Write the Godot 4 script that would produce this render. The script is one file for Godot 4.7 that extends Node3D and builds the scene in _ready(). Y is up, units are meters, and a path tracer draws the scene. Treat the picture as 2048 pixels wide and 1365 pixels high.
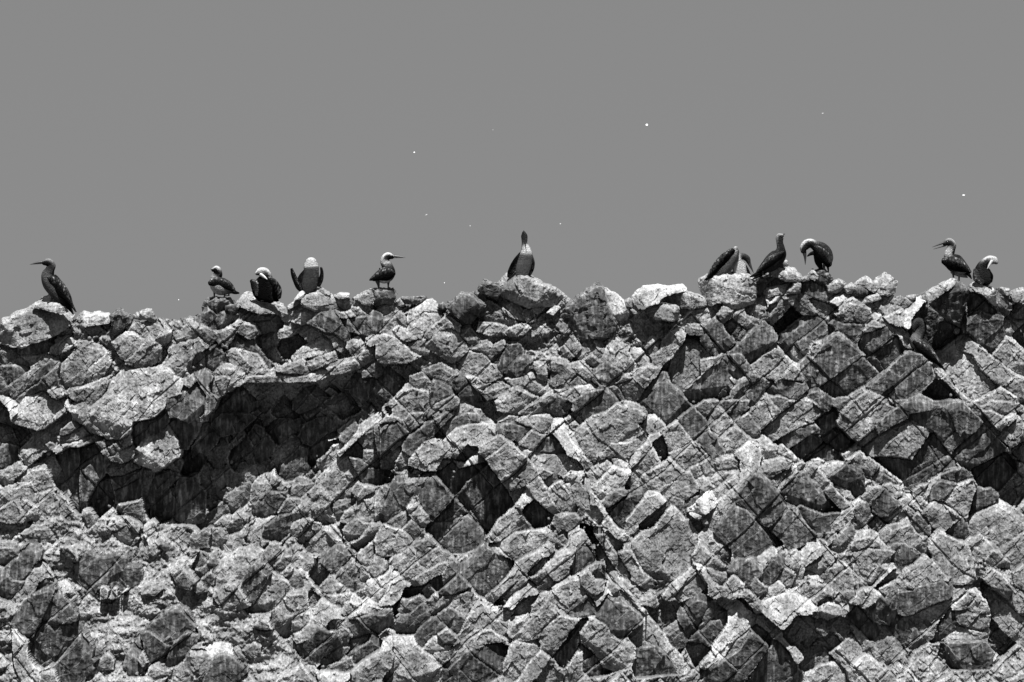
extends Node3D
# A broken sea cliff in joint-bounded blocks, seabirds resting along its crest, a clear sky.
# Lengths in the lists below are centimetres; x runs right, y up, z out of the cliff towards the sea.

const PARTS_MOST := 288
var cliff: Node3D
var taken := {}
var depths: Array = []          # control points of the cliff's large relief: x, y, z, roughness
var grid_z := PackedFloat32Array()
var grid_r := PackedFloat32Array()
const GX0 := -9.0
const GY0 := -5.6
const GS := 0.06
const GW := 301
const GH := 118
var rnd := PackedFloat32Array()
var warp := FastNoiseLite.new()
var facet := FastNoiseLite.new()
var ridged := FastNoiseLite.new()
var fine := FastNoiseLite.new()
var scales := FastNoiseLite.new()
var rock_mat: StandardMaterial3D
var smooth_mat: StandardMaterial3D
var bird_mat: StandardMaterial3D
var bill_mat: StandardMaterial3D
var eye_mat: StandardMaterial3D
var rock_count := 0
var rng := RandomNumberGenerator.new()
# the bird being built
var bird: Node3D
var bird_at := Vector3.ZERO
var bird_flip := 1.0


func _ready() -> void:
	var cam := Camera3D.new()
	cam.name = "camera"
	cam.position = Vector3(0, 0, 70)
	cam.fov = 7.2525
	cam.near = 1.0
	cam.far = 3000.0
	add_child(cam)
	var env := Environment.new()
	env.background_mode = Environment.BG_SKY
	var sky_mat := ProceduralSkyMaterial.new()
	sky_mat.sky_top_color = Color(0.345, 0.345, 0.345)
	sky_mat.sky_horizon_color = Color(0.42, 0.42, 0.42)
	sky_mat.sky_curve = 0.25
	sky_mat.ground_bottom_color = Color(0.10, 0.10, 0.10)
	sky_mat.ground_horizon_color = Color(0.42, 0.42, 0.42)
	sky_mat.ground_curve = 0.05
	sky_mat.sun_angle_max = 1.0
	sky_mat.energy_multiplier = 1.0
	var sky := Sky.new()
	sky.sky_material = sky_mat
	env.sky = sky
	env.tonemap_mode = Environment.TONE_MAPPER_LINEAR
	env.tonemap_exposure = 1.8
	env.sdfgi_enabled = true
	env.ssao_enabled = true
	env.ssil_enabled = true
	var world := WorldEnvironment.new()
	world.name = "surroundings"
	world.environment = env
	add_child(world)
	var sun := DirectionalLight3D.new()
	sun.name = "sun"
	sun.light_energy = 1.6
	sun.light_color = Color(1, 1, 1)
	sun.light_angular_distance = 0.5
	sun.shadow_enabled = true
	sun.rotation_degrees = Vector3(-67.0, 4.0, 0)
	add_child(sun)

	_prepare()
	_materials()
	_relief()
	cliff = Node3D.new()
	cliff.name = "cliff"
	cliff.set_meta("kind", "structure")
	cliff.set_meta("label", "broken grey cliff of diagonal jointed rock blocks below the birds")
	cliff.set_meta("category", "cliff")
	add_child(cliff)
	_rocks()
	_drips()
	_cliff_face()
	_cliff_foot()
	_rubble()
	_boulders()
	_sea()
	_birds()
	_feathers()


# ---------------------------------------------------------------- helpers
func _numbered(called: String) -> String:
	var n: int = taken.get(called, -1) + 1
	taken[called] = n
	return called if n == 0 else "%s_%03d" % [called, n]


func _mesh_of(a: Array) -> ArrayMesh:
	var arrays := []
	arrays.resize(Mesh.ARRAY_MAX)
	arrays[Mesh.ARRAY_VERTEX] = a[0]
	arrays[Mesh.ARRAY_INDEX] = a[1]
	arrays[Mesh.ARRAY_COLOR] = a[2]
	if a.size() > 3:
		arrays[Mesh.ARRAY_NORMAL] = a[3]
	var m := ArrayMesh.new()
	m.add_surface_from_arrays(Mesh.PRIMITIVE_TRIANGLES, arrays)
	return m


func _put(called: String, m: Mesh, mat: Material, parent: Node) -> MeshInstance3D:
	var o := MeshInstance3D.new()
	o.name = _numbered(called) if parent == self or parent == cliff else called
	o.mesh = m
	o.material_override = mat
	parent.add_child(o, true)
	return o


func _r(a: int, b: int, s: int) -> float:
	var h := (a * 374761 + b * 668265 + s * 97531) & 0xfffffff
	h = ((h ^ (h >> 9)) * 40503) & 0xfffffff
	return rnd[(h >> 7) & 4095]


func _prepare() -> void:
	rng.seed = 7
	rnd.resize(4096)
	for i in 4096:
		rnd[i] = rng.randf()
	warp.noise_type = FastNoiseLite.TYPE_SIMPLEX
	warp.frequency = 1.7
	warp.fractal_octaves = 3
	facet.noise_type = FastNoiseLite.TYPE_CELLULAR
	facet.cellular_distance_function = FastNoiseLite.DISTANCE_MANHATTAN
	facet.cellular_return_type = FastNoiseLite.RETURN_DISTANCE
	facet.frequency = 4.5
	facet.fractal_type = FastNoiseLite.FRACTAL_FBM
	facet.fractal_octaves = 2
	facet.seed = 3
	ridged.noise_type = FastNoiseLite.TYPE_SIMPLEX
	ridged.fractal_type = FastNoiseLite.FRACTAL_RIDGED
	ridged.frequency = 3.0
	ridged.fractal_octaves = 3
	ridged.seed = 5
	fine.noise_type = FastNoiseLite.TYPE_SIMPLEX
	fine.frequency = 16.0
	fine.fractal_octaves = 2
	fine.seed = 9
	scales.noise_type = FastNoiseLite.TYPE_CELLULAR
	scales.cellular_return_type = FastNoiseLite.RETURN_DISTANCE2_SUB
	scales.fractal_type = FastNoiseLite.FRACTAL_NONE
	scales.frequency = 56.0
	scales.seed = 4


func _noise_texture(size: int, freq: float, octaves: int, seed_value: int, points: Array, ridge := false) -> NoiseTexture2D:
	var n := FastNoiseLite.new()
	n.noise_type = FastNoiseLite.TYPE_SIMPLEX
	n.frequency = freq
	n.fractal_octaves = octaves
	n.fractal_type = FastNoiseLite.FRACTAL_RIDGED if ridge else FastNoiseLite.FRACTAL_FBM
	n.fractal_gain = 0.55
	n.seed = seed_value
	var t := NoiseTexture2D.new()
	t.width = size
	t.height = size
	t.seamless = true
	t.normalize = true
	t.noise = n
	if points.size():
		var g := Gradient.new()
		var offs := PackedFloat32Array()
		var cols := PackedColorArray()
		for p in points:
			offs.append(p[0])
			cols.append(Color(p[1], p[1], p[1]))
		g.offsets = offs
		g.colors = cols
		t.color_ramp = g
	return t


func _materials() -> void:
	var grain := _noise_texture(1024, 0.04, 4, 11, [[0.0, 0.55], [0.36, 0.74], [0.5, 0.92], [0.62, 0.97], [1.0, 1.0]])
	var worn := _noise_texture(1024, 0.012, 5, 12, [[0.0, 0.62], [0.4, 0.76], [0.55, 0.90], [1.0, 1.0]])
	var streak := _noise_texture(1024, 0.02, 5, 21, [[0.0, 0.52], [0.48, 0.64], [0.58, 0.74], [0.67, 0.98], [1.0, 1.0]])
	var faint := _noise_texture(1024, 0.012, 5, 22, [[0.0, 0.66], [0.42, 0.86], [0.6, 0.98], [1.0, 1.0]])
	var relief := _noise_texture(1024, 0.014, 5, 31, [])
	rock_mat = _stone(grain, faint, relief, 2.4)
	smooth_mat = _stone(worn, streak, relief, 1.2)
	bird_mat = StandardMaterial3D.new()
	bird_mat.vertex_color_use_as_albedo = true
	bird_mat.roughness = 0.95
	bird_mat.metallic_specular = 0.12
	bird_mat.albedo_texture = _noise_texture(512, 0.03, 4, 41, [[0.0, 0.66], [0.4, 0.84], [0.55, 0.96], [1.0, 1.0]])
	bird_mat.uv1_triplanar = true
	bird_mat.uv1_world_triplanar = true
	bird_mat.uv1_scale = Vector3(3.2, 2.2, 3.2)
	bird_mat.heightmap_enabled = true
	bird_mat.heightmap_texture = _noise_texture(512, 0.035, 4, 42, [])
	bird_mat.heightmap_scale = 1.2
	bill_mat = StandardMaterial3D.new()
	bill_mat.vertex_color_use_as_albedo = true
	bill_mat.roughness = 0.45
	eye_mat = StandardMaterial3D.new()
	eye_mat.albedo_color = Color(0.07, 0.07, 0.07)
	eye_mat.roughness = 0.1


func _stone(spots: Texture2D, runs: Texture2D, relief: Texture2D, bumps: float) -> StandardMaterial3D:
	var m := StandardMaterial3D.new()
	m.vertex_color_use_as_albedo = true
	m.albedo_texture = spots
	m.uv1_triplanar = true
	m.uv1_world_triplanar = true
	m.uv1_scale = Vector3(0.62, 0.5, 0.62)
	m.detail_enabled = true
	m.detail_albedo = runs
	m.detail_blend_mode = BaseMaterial3D.BLEND_MODE_MUL
	m.detail_uv_layer = BaseMaterial3D.DETAIL_UV_2
	m.uv2_triplanar = true
	m.uv2_world_triplanar = true
	m.uv2_scale = Vector3(0.75, 0.15, 0.75)
	m.heightmap_enabled = true
	m.heightmap_texture = relief
	m.heightmap_scale = bumps
	m.roughness = 0.95
	m.metallic_specular = 0.2
	return m


# ---------------------------------------------------------------- the cliff
func _depth(x: float, y: float, z: float, rough: float) -> void:
	depths.append([x / 100.0, y / 100.0, z / 100.0, rough])


func _relief() -> void:
	_depth(-766, 80, -25, 0.30)
	_depth(-666, 54, -5, 0.30)
	_depth(-536, 54, -5, 0.30)
	_depth(-406, 60, -5, 0.30)
	_depth(-276, 60, -8, 0.30)
	_depth(-146, 54, -8, 0.30)
	_depth(-16, 60, -5, 0.30)
	_depth(114, 60, -5, 0.30)
	_depth(245, 60, -8, 0.30)
	_depth(375, 67, -5, 0.30)
	_depth(505, 67, -8, 0.30)
	_depth(603, 67, -8, 0.30)
	_depth(733, 67, -10, 0.30)
	_depth(-729, -11, 20, 0.30)
	_depth(-632, -5, 14, 0.30)
	_depth(-567, -11, 18, 0.60)
	_depth(-502, 2, 18, 0.60)
	_depth(-417, -5, 22, 0.30)
	_depth(-359, -5, 12, 0.30)
	_depth(-315, 2, -14, 0.30)
	_depth(-276, -11, -18, 0.30)
	_depth(-224, -5, 0, 0.30)
	_depth(-249, -37, 20, 0.50)
	_depth(-158, -11, 22, 0.50)
	_depth(-80, -5, 20, 0.70)
	_depth(-16, -5, 22, 0.80)
	_depth(23, -5, 24, 0.90)
	_depth(101, -5, 14, 0.30)
	_depth(153, -5, 18, 0.80)
	_depth(211, -5, 20, 0.70)
	_depth(276, 21, 12, 0.30)
	_depth(309, -5, 12, 0.30)
	_depth(365, 28, -70, 0.10)
	_depth(371, 41, -60, 0.10)
	_depth(348, 54, 0, 0.30)
	_depth(389, 37, -20, 0.30)
	_depth(400, -5, 10, 0.30)
	_depth(451, 15, 14, 0.40)
	_depth(503, 21, 16, 0.50)
	_depth(531, -5, -4, 0.30)
	_depth(570, 2, -8, 0.30)
	_depth(608, -24, 8, 0.30)
	_depth(656, 15, -25, 0.30)
	_depth(732, -11, 0, 0.30)
	_depth(-637, -70, 30, 0.30)
	_depth(-646, -122, 6, 0.30)
	_depth(-625, -141, 20, 0.60)
	_depth(-577, -89, 48, 0.30)
	_depth(-499, -95, 56, 0.30)
	_depth(-441, -76, 50, 0.30)
	_depth(-390, -76, 44, 0.30)
	_depth(-387, -129, -10, 0.30)
	_depth(-352, -53, 26, 0.60)
	_depth(-300, -49, 26, 0.80)
	_depth(-249, -36, 28, 0.80)
	_depth(-210, -24, 28, 0.70)
	_depth(-343, -103, -42, 0.20)
	_depth(-284, -90, -46, 0.20)
	_depth(-225, -70, -32, 0.20)
	_depth(-191, -70, 0, 0.30)
	_depth(-303, -136, -36, 0.20)
	_depth(-355, -168, -32, 0.20)
	_depth(-250, -135, -22, 0.30)
	_depth(-217, -122, -8, 0.30)
	_depth(-263, -181, -14, 0.30)
	_depth(-217, -161, 4, 0.30)
	_depth(-171, -108, 30, 0.30)
	_depth(-456, -141, 30, 0.30)
	_depth(-470, -180, 2, 0.30)
	_depth(-420, -168, -28, 0.20)
	_depth(-520, -154, 36, 0.30)
	_depth(-571, -141, 40, 0.30)
	_depth(-535, -206, 8, 0.30)
	_depth(-568, -180, 2, 0.30)
	_depth(-438, -213, -6, 0.30)
	_depth(-381, -220, -22, 0.20)
	_depth(-500, -128, 44, 0.30)
	_depth(-145, -121, 50, 0.30)
	_depth(-80, -69, 40, 0.60)
	_depth(-41, -95, 30, 0.70)
	_depth(17, -50, 30, 0.50)
	_depth(23, -95, 46, 0.70)
	_depth(62, -50, 34, 0.50)
	_depth(114, -37, 38, 0.30)
	_depth(152, -63, 42, 0.30)
	_depth(205, -44, 4, 0.10)
	_depth(218, -18, 0, 0.10)
	_depth(178, -95, 44, 0.30)
	_depth(49, -140, 60, 0.30)
	_depth(256, -50, 30, 0.30)
	_depth(308, -50, 32, 0.30)
	_depth(373, -37, 30, 0.30)
	_depth(321, -108, 36, 0.30)
	_depth(275, -115, 44, 0.30)
	_depth(373, -108, 32, 0.30)
	_depth(407, -128, 6, 0.10)
	_depth(437, -108, 36, 0.30)
	_depth(477, -24, 14, 0.30)
	_depth(488, -76, 46, 0.30)
	_depth(543, -63, 0, 0.10)
	_depth(566, -102, 46, 0.30)
	_depth(619, -50, 26, 0.30)
	_depth(630, -115, 46, 0.30)
	_depth(654, -180, 0, 0.10)
	_depth(642, -161, -10, 0.30)
	_depth(502, -154, 38, 0.30)
	_depth(553, -153, 40, 0.30)
	_depth(728, -108, 40, 0.30)
	_depth(-642, -173, 40, 0.30)
	_depth(-640, -230, 70, 0.60)
	_depth(-581, -242, 84, 0.80)
	_depth(-529, -242, 90, 0.90)
	_depth(-479, -243, 70, 0.70)
	_depth(-429, -244, 50, 0.60)
	_depth(-365, -244, 34, 0.40)
	_depth(-314, -225, 24, 0.30)
	_depth(-615, -298, 126, 0.30)
	_depth(-527, -293, 112, 0.90)
	_depth(-571, -279, 120, 1.00)
	_depth(-451, -268, 98, 0.60)
	_depth(-401, -256, 73, 0.30)
	_depth(-362, -274, 95, 0.30)
	_depth(-299, -256, 66, 0.30)
	_depth(-248, -231, 52, 0.30)
	_depth(-209, -205, 44, 0.30)
	_depth(-170, -205, 60, 0.30)
	_depth(-119, -204, 64, 0.30)
	_depth(-80, -166, 60, 0.30)
	_depth(-54, -179, 42, 0.10)
	_depth(-41, -211, 54, 0.10)
	_depth(-80, -243, 60, 0.30)
	_depth(-3, -165, 81, 0.30)
	_depth(36, -204, 95, 0.30)
	_depth(81, -178, 87, 0.30)
	_depth(113, -140, 66, 0.30)
	_depth(165, -140, 68, 0.30)
	_depth(210, -127, 66, 0.30)
	_depth(196, -178, 87, 0.30)
	_depth(145, -203, 101, 0.30)
	_depth(255, -159, 73, 0.30)
	_depth(293, -153, 73, 0.30)
	_depth(-170, -268, 84, 0.30)
	_depth(-105, -274, 95, 0.30)
	_depth(-41, -268, 98, 0.30)
	_depth(23, -254, 115, 0.30)
	_depth(87, -241, 129, 0.30)
	_depth(132, -254, 118, 0.30)
	_depth(176, -254, 118, 0.30)
	_depth(228, -229, 101, 0.60)
	_depth(266, -203, 106, 0.30)
	_depth(304, -222, 129, 0.30)
	_depth(342, -241, 123, 0.30)
	_depth(371, -191, 73, 0.30)
	_depth(436, -179, 62, 0.30)
	_depth(395, -229, 90, 0.30)
	_depth(459, -236, 92, 0.30)
	_depth(519, -211, 66, 0.30)
	_depth(564, -230, 70, 0.30)
	_depth(616, -243, 60, 0.30)
	_depth(729, -238, 30, 0.30)
	_depth(-586, -335, 165, 0.30)
	_depth(-623, -366, 182, 0.80)
	_depth(-512, -330, 137, 1.00)
	_depth(-460, -348, 162, 1.00)
	_depth(-416, -317, 146, 0.90)
	_depth(-483, -384, 193, 1.00)
	_depth(-408, -385, 182, 0.70)
	_depth(-371, -348, 162, 0.90)
	_depth(-334, -330, 140, 0.80)
	_depth(-319, -372, 182, 1.00)
	_depth(-297, -312, 115, 0.30)
	_depth(-246, -312, 106, 0.30)
	_depth(-271, -356, 129, 0.30)
	_depth(-232, -387, 143, 0.20)
	_depth(-194, -368, 137, 0.20)
	_depth(-169, -324, 115, 0.30)
	_depth(-124, -299, 104, 0.30)
	_depth(-111, -342, 143, 0.30)
	_depth(-66, -329, 146, 0.30)
	_depth(-79, -379, 168, 0.30)
	_depth(-22, -329, 154, 0.80)
	_depth(10, -317, 148, 0.30)
	_depth(-3, -379, 171, 0.30)
	_depth(61, -316, 162, 0.30)
	_depth(48, -379, 176, 0.30)
	_depth(112, -315, 174, 0.30)
	_depth(130, -359, 182, 0.30)
	_depth(86, -391, 182, 0.30)
	_depth(163, -317, 143, 0.70)
	_depth(189, -349, 140, 0.70)
	_depth(188, -304, 146, 0.30)
	_depth(226, -316, 151, 0.60)
	_depth(239, -373, 154, 0.10)
	_depth(264, -303, 162, 0.30)
	_depth(289, -328, 182, 0.30)
	_depth(341, -297, 151, 0.30)
	_depth(340, -341, 176, 0.60)
	_depth(380, -381, 134, 0.10)
	_depth(386, -406, 143, 0.10)
	_depth(404, -316, 151, 0.30)
	_depth(431, -286, 129, 0.30)
	_depth(455, -335, 151, 0.30)
	_depth(469, -374, 143, 0.10)
	_depth(508, -298, 129, 0.30)
	_depth(533, -330, 134, 0.30)
	_depth(559, -368, 129, 0.30)
	_depth(579, -286, 118, 0.90)
	_depth(617, -318, 118, 1.00)
	_depth(625, -370, 109, 0.10)
	_depth(722, -332, 98, 0.30)
	_depth(-704, -450, 252, 0.30)
	_depth(-580, -438, 238, 0.30)
	_depth(-485, -450, 245, 0.80)
	_depth(-392, -451, 238, 0.30)
	_depth(-298, -451, 224, 0.90)
	_depth(-243, -447, 196, 0.30)
	_depth(-166, -445, 224, 0.30)
	_depth(-78, -451, 224, 0.30)
	_depth(16, -451, 238, 0.30)
	_depth(142, -450, 252, 0.30)
	_depth(206, -452, 210, 0.30)
	_depth(299, -451, 238, 0.30)
	_depth(382, -452, 210, 0.30)
	_depth(437, -451, 238, 0.30)
	_depth(520, -451, 224, 0.30)
	_depth(618, -454, 182, 0.30)
	_depth(711, -453, 196, 0.30)
	_depth(-450, -508, 308, 0.30)
	_depth(-15, -508, 308, 0.30)
	_depth(421, -509, 294, 0.30)
	grid_z.resize(GW * GH)
	grid_r.resize(GW * GH)
	for j in GH:
		for i in GW:
			var x := GX0 + i * GS
			var y := GY0 + j * GS
			var sw := 0.0
			var sz := 0.0
			var sr := 0.0
			for p in depths:
				var dx: float = p[0] - x
				var dy: float = p[1] - y
				var q := dx * dx + dy * dy + 0.0225
				var w := 1.0 / (q * q)
				sw += w
				sz += w * p[2]
				sr += w * p[3]
			grid_z[j * GW + i] = sz / sw
			grid_r[j * GW + i] = sr / sw


func _sample(g: PackedFloat32Array, x: float, y: float) -> float:
	var fx := clampf((x - GX0) / GS, 0.0, GW - 1.001)
	var fy := clampf((y - GY0) / GS, 0.0, GH - 1.001)
	var i := int(fx)
	var j := int(fy)
	fx -= i
	fy -= j
	var k := j * GW + i
	return lerpf(lerpf(g[k], g[k + 1], fx), lerpf(g[k + GW], g[k + GW + 1], fx), fy)


const RIDGE := [Vector2(-7.96, 0.18), Vector2(-6.66, 0.18), Vector2(-6.27, 0.33), Vector2(-5.81, 0.28), Vector2(-5.68, 0.28), Vector2(-5.19, 0.28), Vector2(-4.90, 0.24), Vector2(-4.58, 0.29), Vector2(-4.41, 0.27), Vector2(-4.06, 0.35), Vector2(-3.96, 0.46), Vector2(-3.67, 0.46), Vector2(-3.54, 0.47), Vector2(-3.28, 0.50), Vector2(-3.02, 0.44), Vector2(-2.89, 0.46), Vector2(-2.76, 0.48), Vector2(-2.50, 0.52), Vector2(-2.30, 0.54), Vector2(-2.11, 0.56), Vector2(-1.85, 0.55), Vector2(-1.52, 0.52), Vector2(-1.46, 0.46), Vector2(-1.13, 0.49), Vector2(-0.94, 0.45), Vector2(-0.81, 0.52), Vector2(-0.55, 0.58), Vector2(-0.42, 0.61), Vector2(-0.16, 0.61), Vector2(-0.09, 0.68), Vector2(0.17, 0.72), Vector2(0.49, 0.61), Vector2(0.75, 0.46), Vector2(1.01, 0.54), Vector2(1.47, 0.46), Vector2(1.63, 0.41), Vector2(1.79, 0.42), Vector2(2.44, 0.52), Vector2(2.70, 0.65), Vector2(3.13, 0.72), Vector2(3.22, 0.84), Vector2(3.39, 0.86), Vector2(3.74, 0.82), Vector2(4.00, 0.78), Vector2(4.15, 0.73), Vector2(4.26, 0.67), Vector2(4.52, 0.65), Vector2(4.78, 0.68), Vector2(4.98, 0.59), Vector2(5.14, 0.55), Vector2(5.37, 0.59), Vector2(5.50, 0.69), Vector2(5.82, 0.72), Vector2(5.99, 0.65), Vector2(6.28, 0.65), Vector2(6.66, 0.56), Vector2(7.97, 0.54)]


func _crest(x: float) -> float:
	for i in RIDGE.size() - 1:
		if x < RIDGE[i + 1].x:
			return lerpf(RIDGE[i].y, RIDGE[i + 1].y, clampf((x - RIDGE[i].x) / (RIDGE[i + 1].x - RIDGE[i].x), 0, 1))
	return RIDGE[-1].y


# one order of joint-bounded blocks: every cell its own set-back and tilt
func _joint(x: float, y: float, w: float, h: float, s: int) -> Vector4:
	var u := x * 0.743 + y * 0.669
	var v := -x * 0.669 + y * 0.743
	var row := floori(v / h)
	var uu := u / w + _r(row, 0, s) * 7.0
	var col := floori(uu)
	var lu := uu - col - 0.5
	var lv := v / h - row - 0.5
	var a := _r(row, col, s + 1)
	var b := _r(row, col, s + 2) - 0.5
	var c := _r(row, col, s + 3) - 0.5
	var edge := minf(0.5 - absf(lu), (0.5 - absf(lv)) * h / w)
	return Vector4(a - 0.5 + b * lu * 0.9 + c * lv * 0.9, edge, u - lu * w, v - lv * h)


func _bed_z(x: float, y: float) -> float:
	var wx := x + warp.get_noise_2d(x, y) * 0.05
	var wy := y + warp.get_noise_2d(x + 31.0, y) * 0.05
	var rough := _sample(grid_r, x, y)
	var a := _joint(wx, wy, 0.58, 0.40, 1)
	var b := _joint(wx, wy, 0.23, 0.165, 11)
	var c := _joint(wx, wy, 0.095, 0.07, 21)
	var cx := a.z * 0.743 - a.w * 0.669
	var cy := a.z * 0.669 + a.w * 0.743
	var m := _sample(grid_z, x, y)
	var soft := 1.0 - clampf(rough * 1.15 - 0.25, 0.0, 0.9)
	var z := lerpf(m, _sample(grid_z, cx, cy), 0.55 * soft)
	z += (a.x * 0.13 + b.x * 0.09 + c.x * 0.045) * soft
	z -= (0.05 * clampf(1.0 - a.y / 0.05, 0, 1) + 0.03 * clampf(1.0 - b.y / 0.07, 0, 1)) * soft
	z += ridged.get_noise_2d(x * 1.5, y * 1.5) * (0.012 + 0.02 * rough)
	z += fine.get_noise_2d(x, y) * (0.004 + 0.009 * rough)
	z += facet.get_noise_2d(x * 2.4, y * 2.4) * (0.006 + 0.012 * rough)
	z += (warp.get_noise_2d(x * 0.7, y * 1.6) * 0.10 + facet.get_noise_2d(x * 0.5, y * 0.8) * 0.08) * rough
	return z - 0.05


func _cliff_foot() -> void:
	# the foot of the cliff, down to the water
	var st := SurfaceTool.new()
	st.begin(Mesh.PRIMITIVE_TRIANGLES)
	for i in 24:
		for j in 6:
			var q := []
			for d in [[0, 0], [0, 1], [1, 1], [1, 0]]:
				var a: float = -9.0 + (i + d[0]) * 0.75
				var b: float = -4.7 - (j + d[1]) * 2.0
				q.append(Vector3(a, b, _sample(grid_z, a, -4.7) - 0.25 + (j + d[1]) * 0.75 + 0.5 * warp.get_noise_2d(a, b) * minf(1.0, j + d[1])))
			for k in [0, 1, 2, 0, 2, 3]:
				st.set_color(Color(0.25, 0.25, 0.25))
				st.add_vertex(q[k])
	var foot := _put("cliff_foot", st.commit(), rock_mat, cliff)
	foot.set_meta("kind", "stuff")


# The cliff face is one relief, sampled on a mesh turned to run along its two joint sets. Every point belongs to the
# block whose outline holds it (the foremost where outlines lie over one another) or, in the joints, to the nearest
# block; what no block reaches is the gravelly bed. Each block becomes a mesh of its own.
const CELL := 0.0108
const UX := 0.743
const UY := 0.669
const LEFT := -7.75
const RIGHT := 7.75
const LOW := -4.72
const HIGH := 0.95
const NU := 1480
const NV := 1400
var blocks: Array = []
var at_xy := PackedVector2Array()
var own := PackedInt32Array()
var score := PackedFloat32Array()
var edge := PackedFloat32Array()
var upness := PackedFloat32Array()
var row_from := PackedInt32Array()
var row_to := PackedInt32Array()


var stains := PackedFloat32Array()
const SX := 0.015
const SY := 0.03
const SW := 1060
const SH := 200


# droppings that have run down the rock: x, top, length, width, strength
func _drip(x: float, y: float, long: float, wide: float, strength: float) -> void:
	if stains.is_empty():
		stains.resize(SW * SH)
	var i0 := int((x * 0.01 - wide * 0.02 + 7.9) / SX)
	var i1 := int((x * 0.01 + wide * 0.02 + 7.9) / SX) + 1
	for j in range(maxi(0, int((y * 0.01 - long * 0.01 + 4.9) / SY)), mini(SH - 1, int((y * 0.01 + 4.9) / SY)) + 1):
		var down := (y * 0.01 - (j * SY - 4.9)) / (long * 0.01)
		for i in range(maxi(0, i0), mini(SW - 1, i1) + 1):
			var off := absf(i * SX - 7.9 - x * 0.01) / (wide * 0.01)
			var ragged := 0.5 + 0.9 * _r(i, 3, 91)
			var v := strength * clampf(1.4 - off * 1.3, 0, 1) * clampf(1.3 - down / ragged, 0, 1)
			stains[j * SW + i] = maxf(stains[j * SW + i], v)


func _stain_at(x: float, y: float) -> float:
	var fx := clampf((x + 7.9) / SX, 0.0, SW - 1.001)
	var fy := clampf((y + 4.9) / SY, 0.0, SH - 1.001)
	var i := int(fx)
	var j := int(fy)
	fx -= i
	fy -= j
	var k := j * SW + i
	return lerpf(lerpf(stains[k], stains[k + 1], fx), lerpf(stains[k + SW], stains[k + SW + 1], fx), fy)


func _drips() -> void:
	_drip(-470, -120, 107, 5.2, 1)
	_drip(-475, -128, 78, 3.2, .8)
	_drip(-465, -121, 91, 2.6, .7)
	_drip(-546, -141, 75, 6.5, .8)
	_drip(-535, -144, 62, 3.9, .8)
	_drip(-526, -141, 46, 2.6, .6)
	_drip(-452, -144, 39, 2.6, .6)
	_drip(-431, -181, 47, 2, .9)
	_drip(-426, -141, 52, 2, .6)
	_drip(-405, -76, 72, 5.9, .8)
	_drip(-413, -69, 58, 3.2, .6)
	_drip(-394, -60, 52, 3.2, .7)
	_drip(-506, -69, 39, 9.1, .5)
	_drip(-486, -76, 46, 6.5, .5)
	_drip(-525, -82, 39, 6.5, .4)
	_drip(-467, -63, 39, 5.2, .4)
	_drip(257, -22, 39, 5.2, .7)
	_drip(267, -24, 32, 3.2, .6)
	_drip(287, -11, 39, 3.9, .7)
	_drip(295, -71, 39, 3.2, .7)
	_drip(325, -73, 46, 5.9, .9)
	_drip(336, -76, 39, 3.9, .8)
	_drip(312, 2, 32, 2.6, .6)
	_drip(368, -5, 39, 4.5, .7)
	_drip(378, -11, 39, 2.6, .6)
	_drip(381, -70, 46, 3.9, .9)
	_drip(399, -50, 39, 3.9, .7)
	_drip(413, -11, 39, 3.2, .6)
	_drip(422, -24, 32, 2, .6)
	_drip(460, -76, 58, 6.5, .9)
	_drip(451, -79, 46, 3.2, .7)
	_drip(470, -69, 39, 2.6, .5)
	_drip(432, -37, 26, 2.6, .5)
	_drip(490, -21, 39, 2.6, .6)
	_drip(503, -37, 39, 3.2, .6)
	_drip(520, -34, 32, 2, .5)
	_drip(611, -108, 32, 2.6, .6)
	_drip(605, -111, 29, 2, .6)
	_drip(621, -115, 26, 2, .5)
	_drip(363, -128, 39, 6.5, .7)
	_drip(346, -134, 26, 5.2, .8)
	_drip(306, -140, 32, 7.8, .7)
	_drip(278, -127, 26, 3.9, .5)
	_drip(439, 54, 26, 3.2, .5)
	_drip(557, 54, 39, 2.6, .4)
	_drip(570, 47, 32, 2, .4)
	_drip(468, -317, 39, 2.6, .6)
	_drip(524, -314, 46, 2.6, .6)
	_drip(533, -317, 39, 2, .5)
	_drip(160, 28, 39, 3.2, .5)
	_drip(82, 28, 32, 2.6, .4)
	_drip(101, 28, 39, 2.6, .4)
	_drip(236, -140, 32, 5.2, .6)
	_drip(250, -143, 26, 3.2, .5)
	_drip(-301, -24, 26, 2, .5)
	_drip(-262, -31, 23, 3.9, .5)
	_drip(-198, -63, 39, 3.9, .5)
	_drip(-112, -166, 39, 3.2, .5)
	_drip(-115, -211, 32, 3.2, .6)
	_drip(-128, -127, 32, 2, .4)
	_drip(-29, -11, 32, 3.9, .5)
	_drip(-9, -18, 29, 3.2, .5)
	_drip(-100, -76, 32, 2.6, .4)
	_drip(-246, 34, 26, 2.6, .4)
	_drip(-152, 28, 26, 3.9, .4)
	_drip(-217, 28, 26, 2.6, .3)
	_drip(-366, 28, 26, 3.2, .4)
	_drip(-341, 28, 26, 2.6, .3)
	_drip(-514, -299, 46, 5.2, .4)
	_drip(-524, -286, 39, 3.2, .4)
	_drip(-428, -354, 39, 4.5, .5)
	_drip(-433, -385, 39, 3.2, .5)
	_drip(364, -198, 39, 5.2, .6)
	_drip(380, -195, 32, 3.2, .6)
	_drip(419, -179, 46, 3.2, .5)
	_drip(429, -182, 39, 2.6, .5)


func _place(i: int, j: int) -> Vector2:
	var u := (i - NU * 0.5) * CELL
	var v := (j - NV * 0.5) * CELL
	return Vector2(u * UX - v * UY, u * UY + v * UX + (LOW + HIGH) * 0.5)


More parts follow.
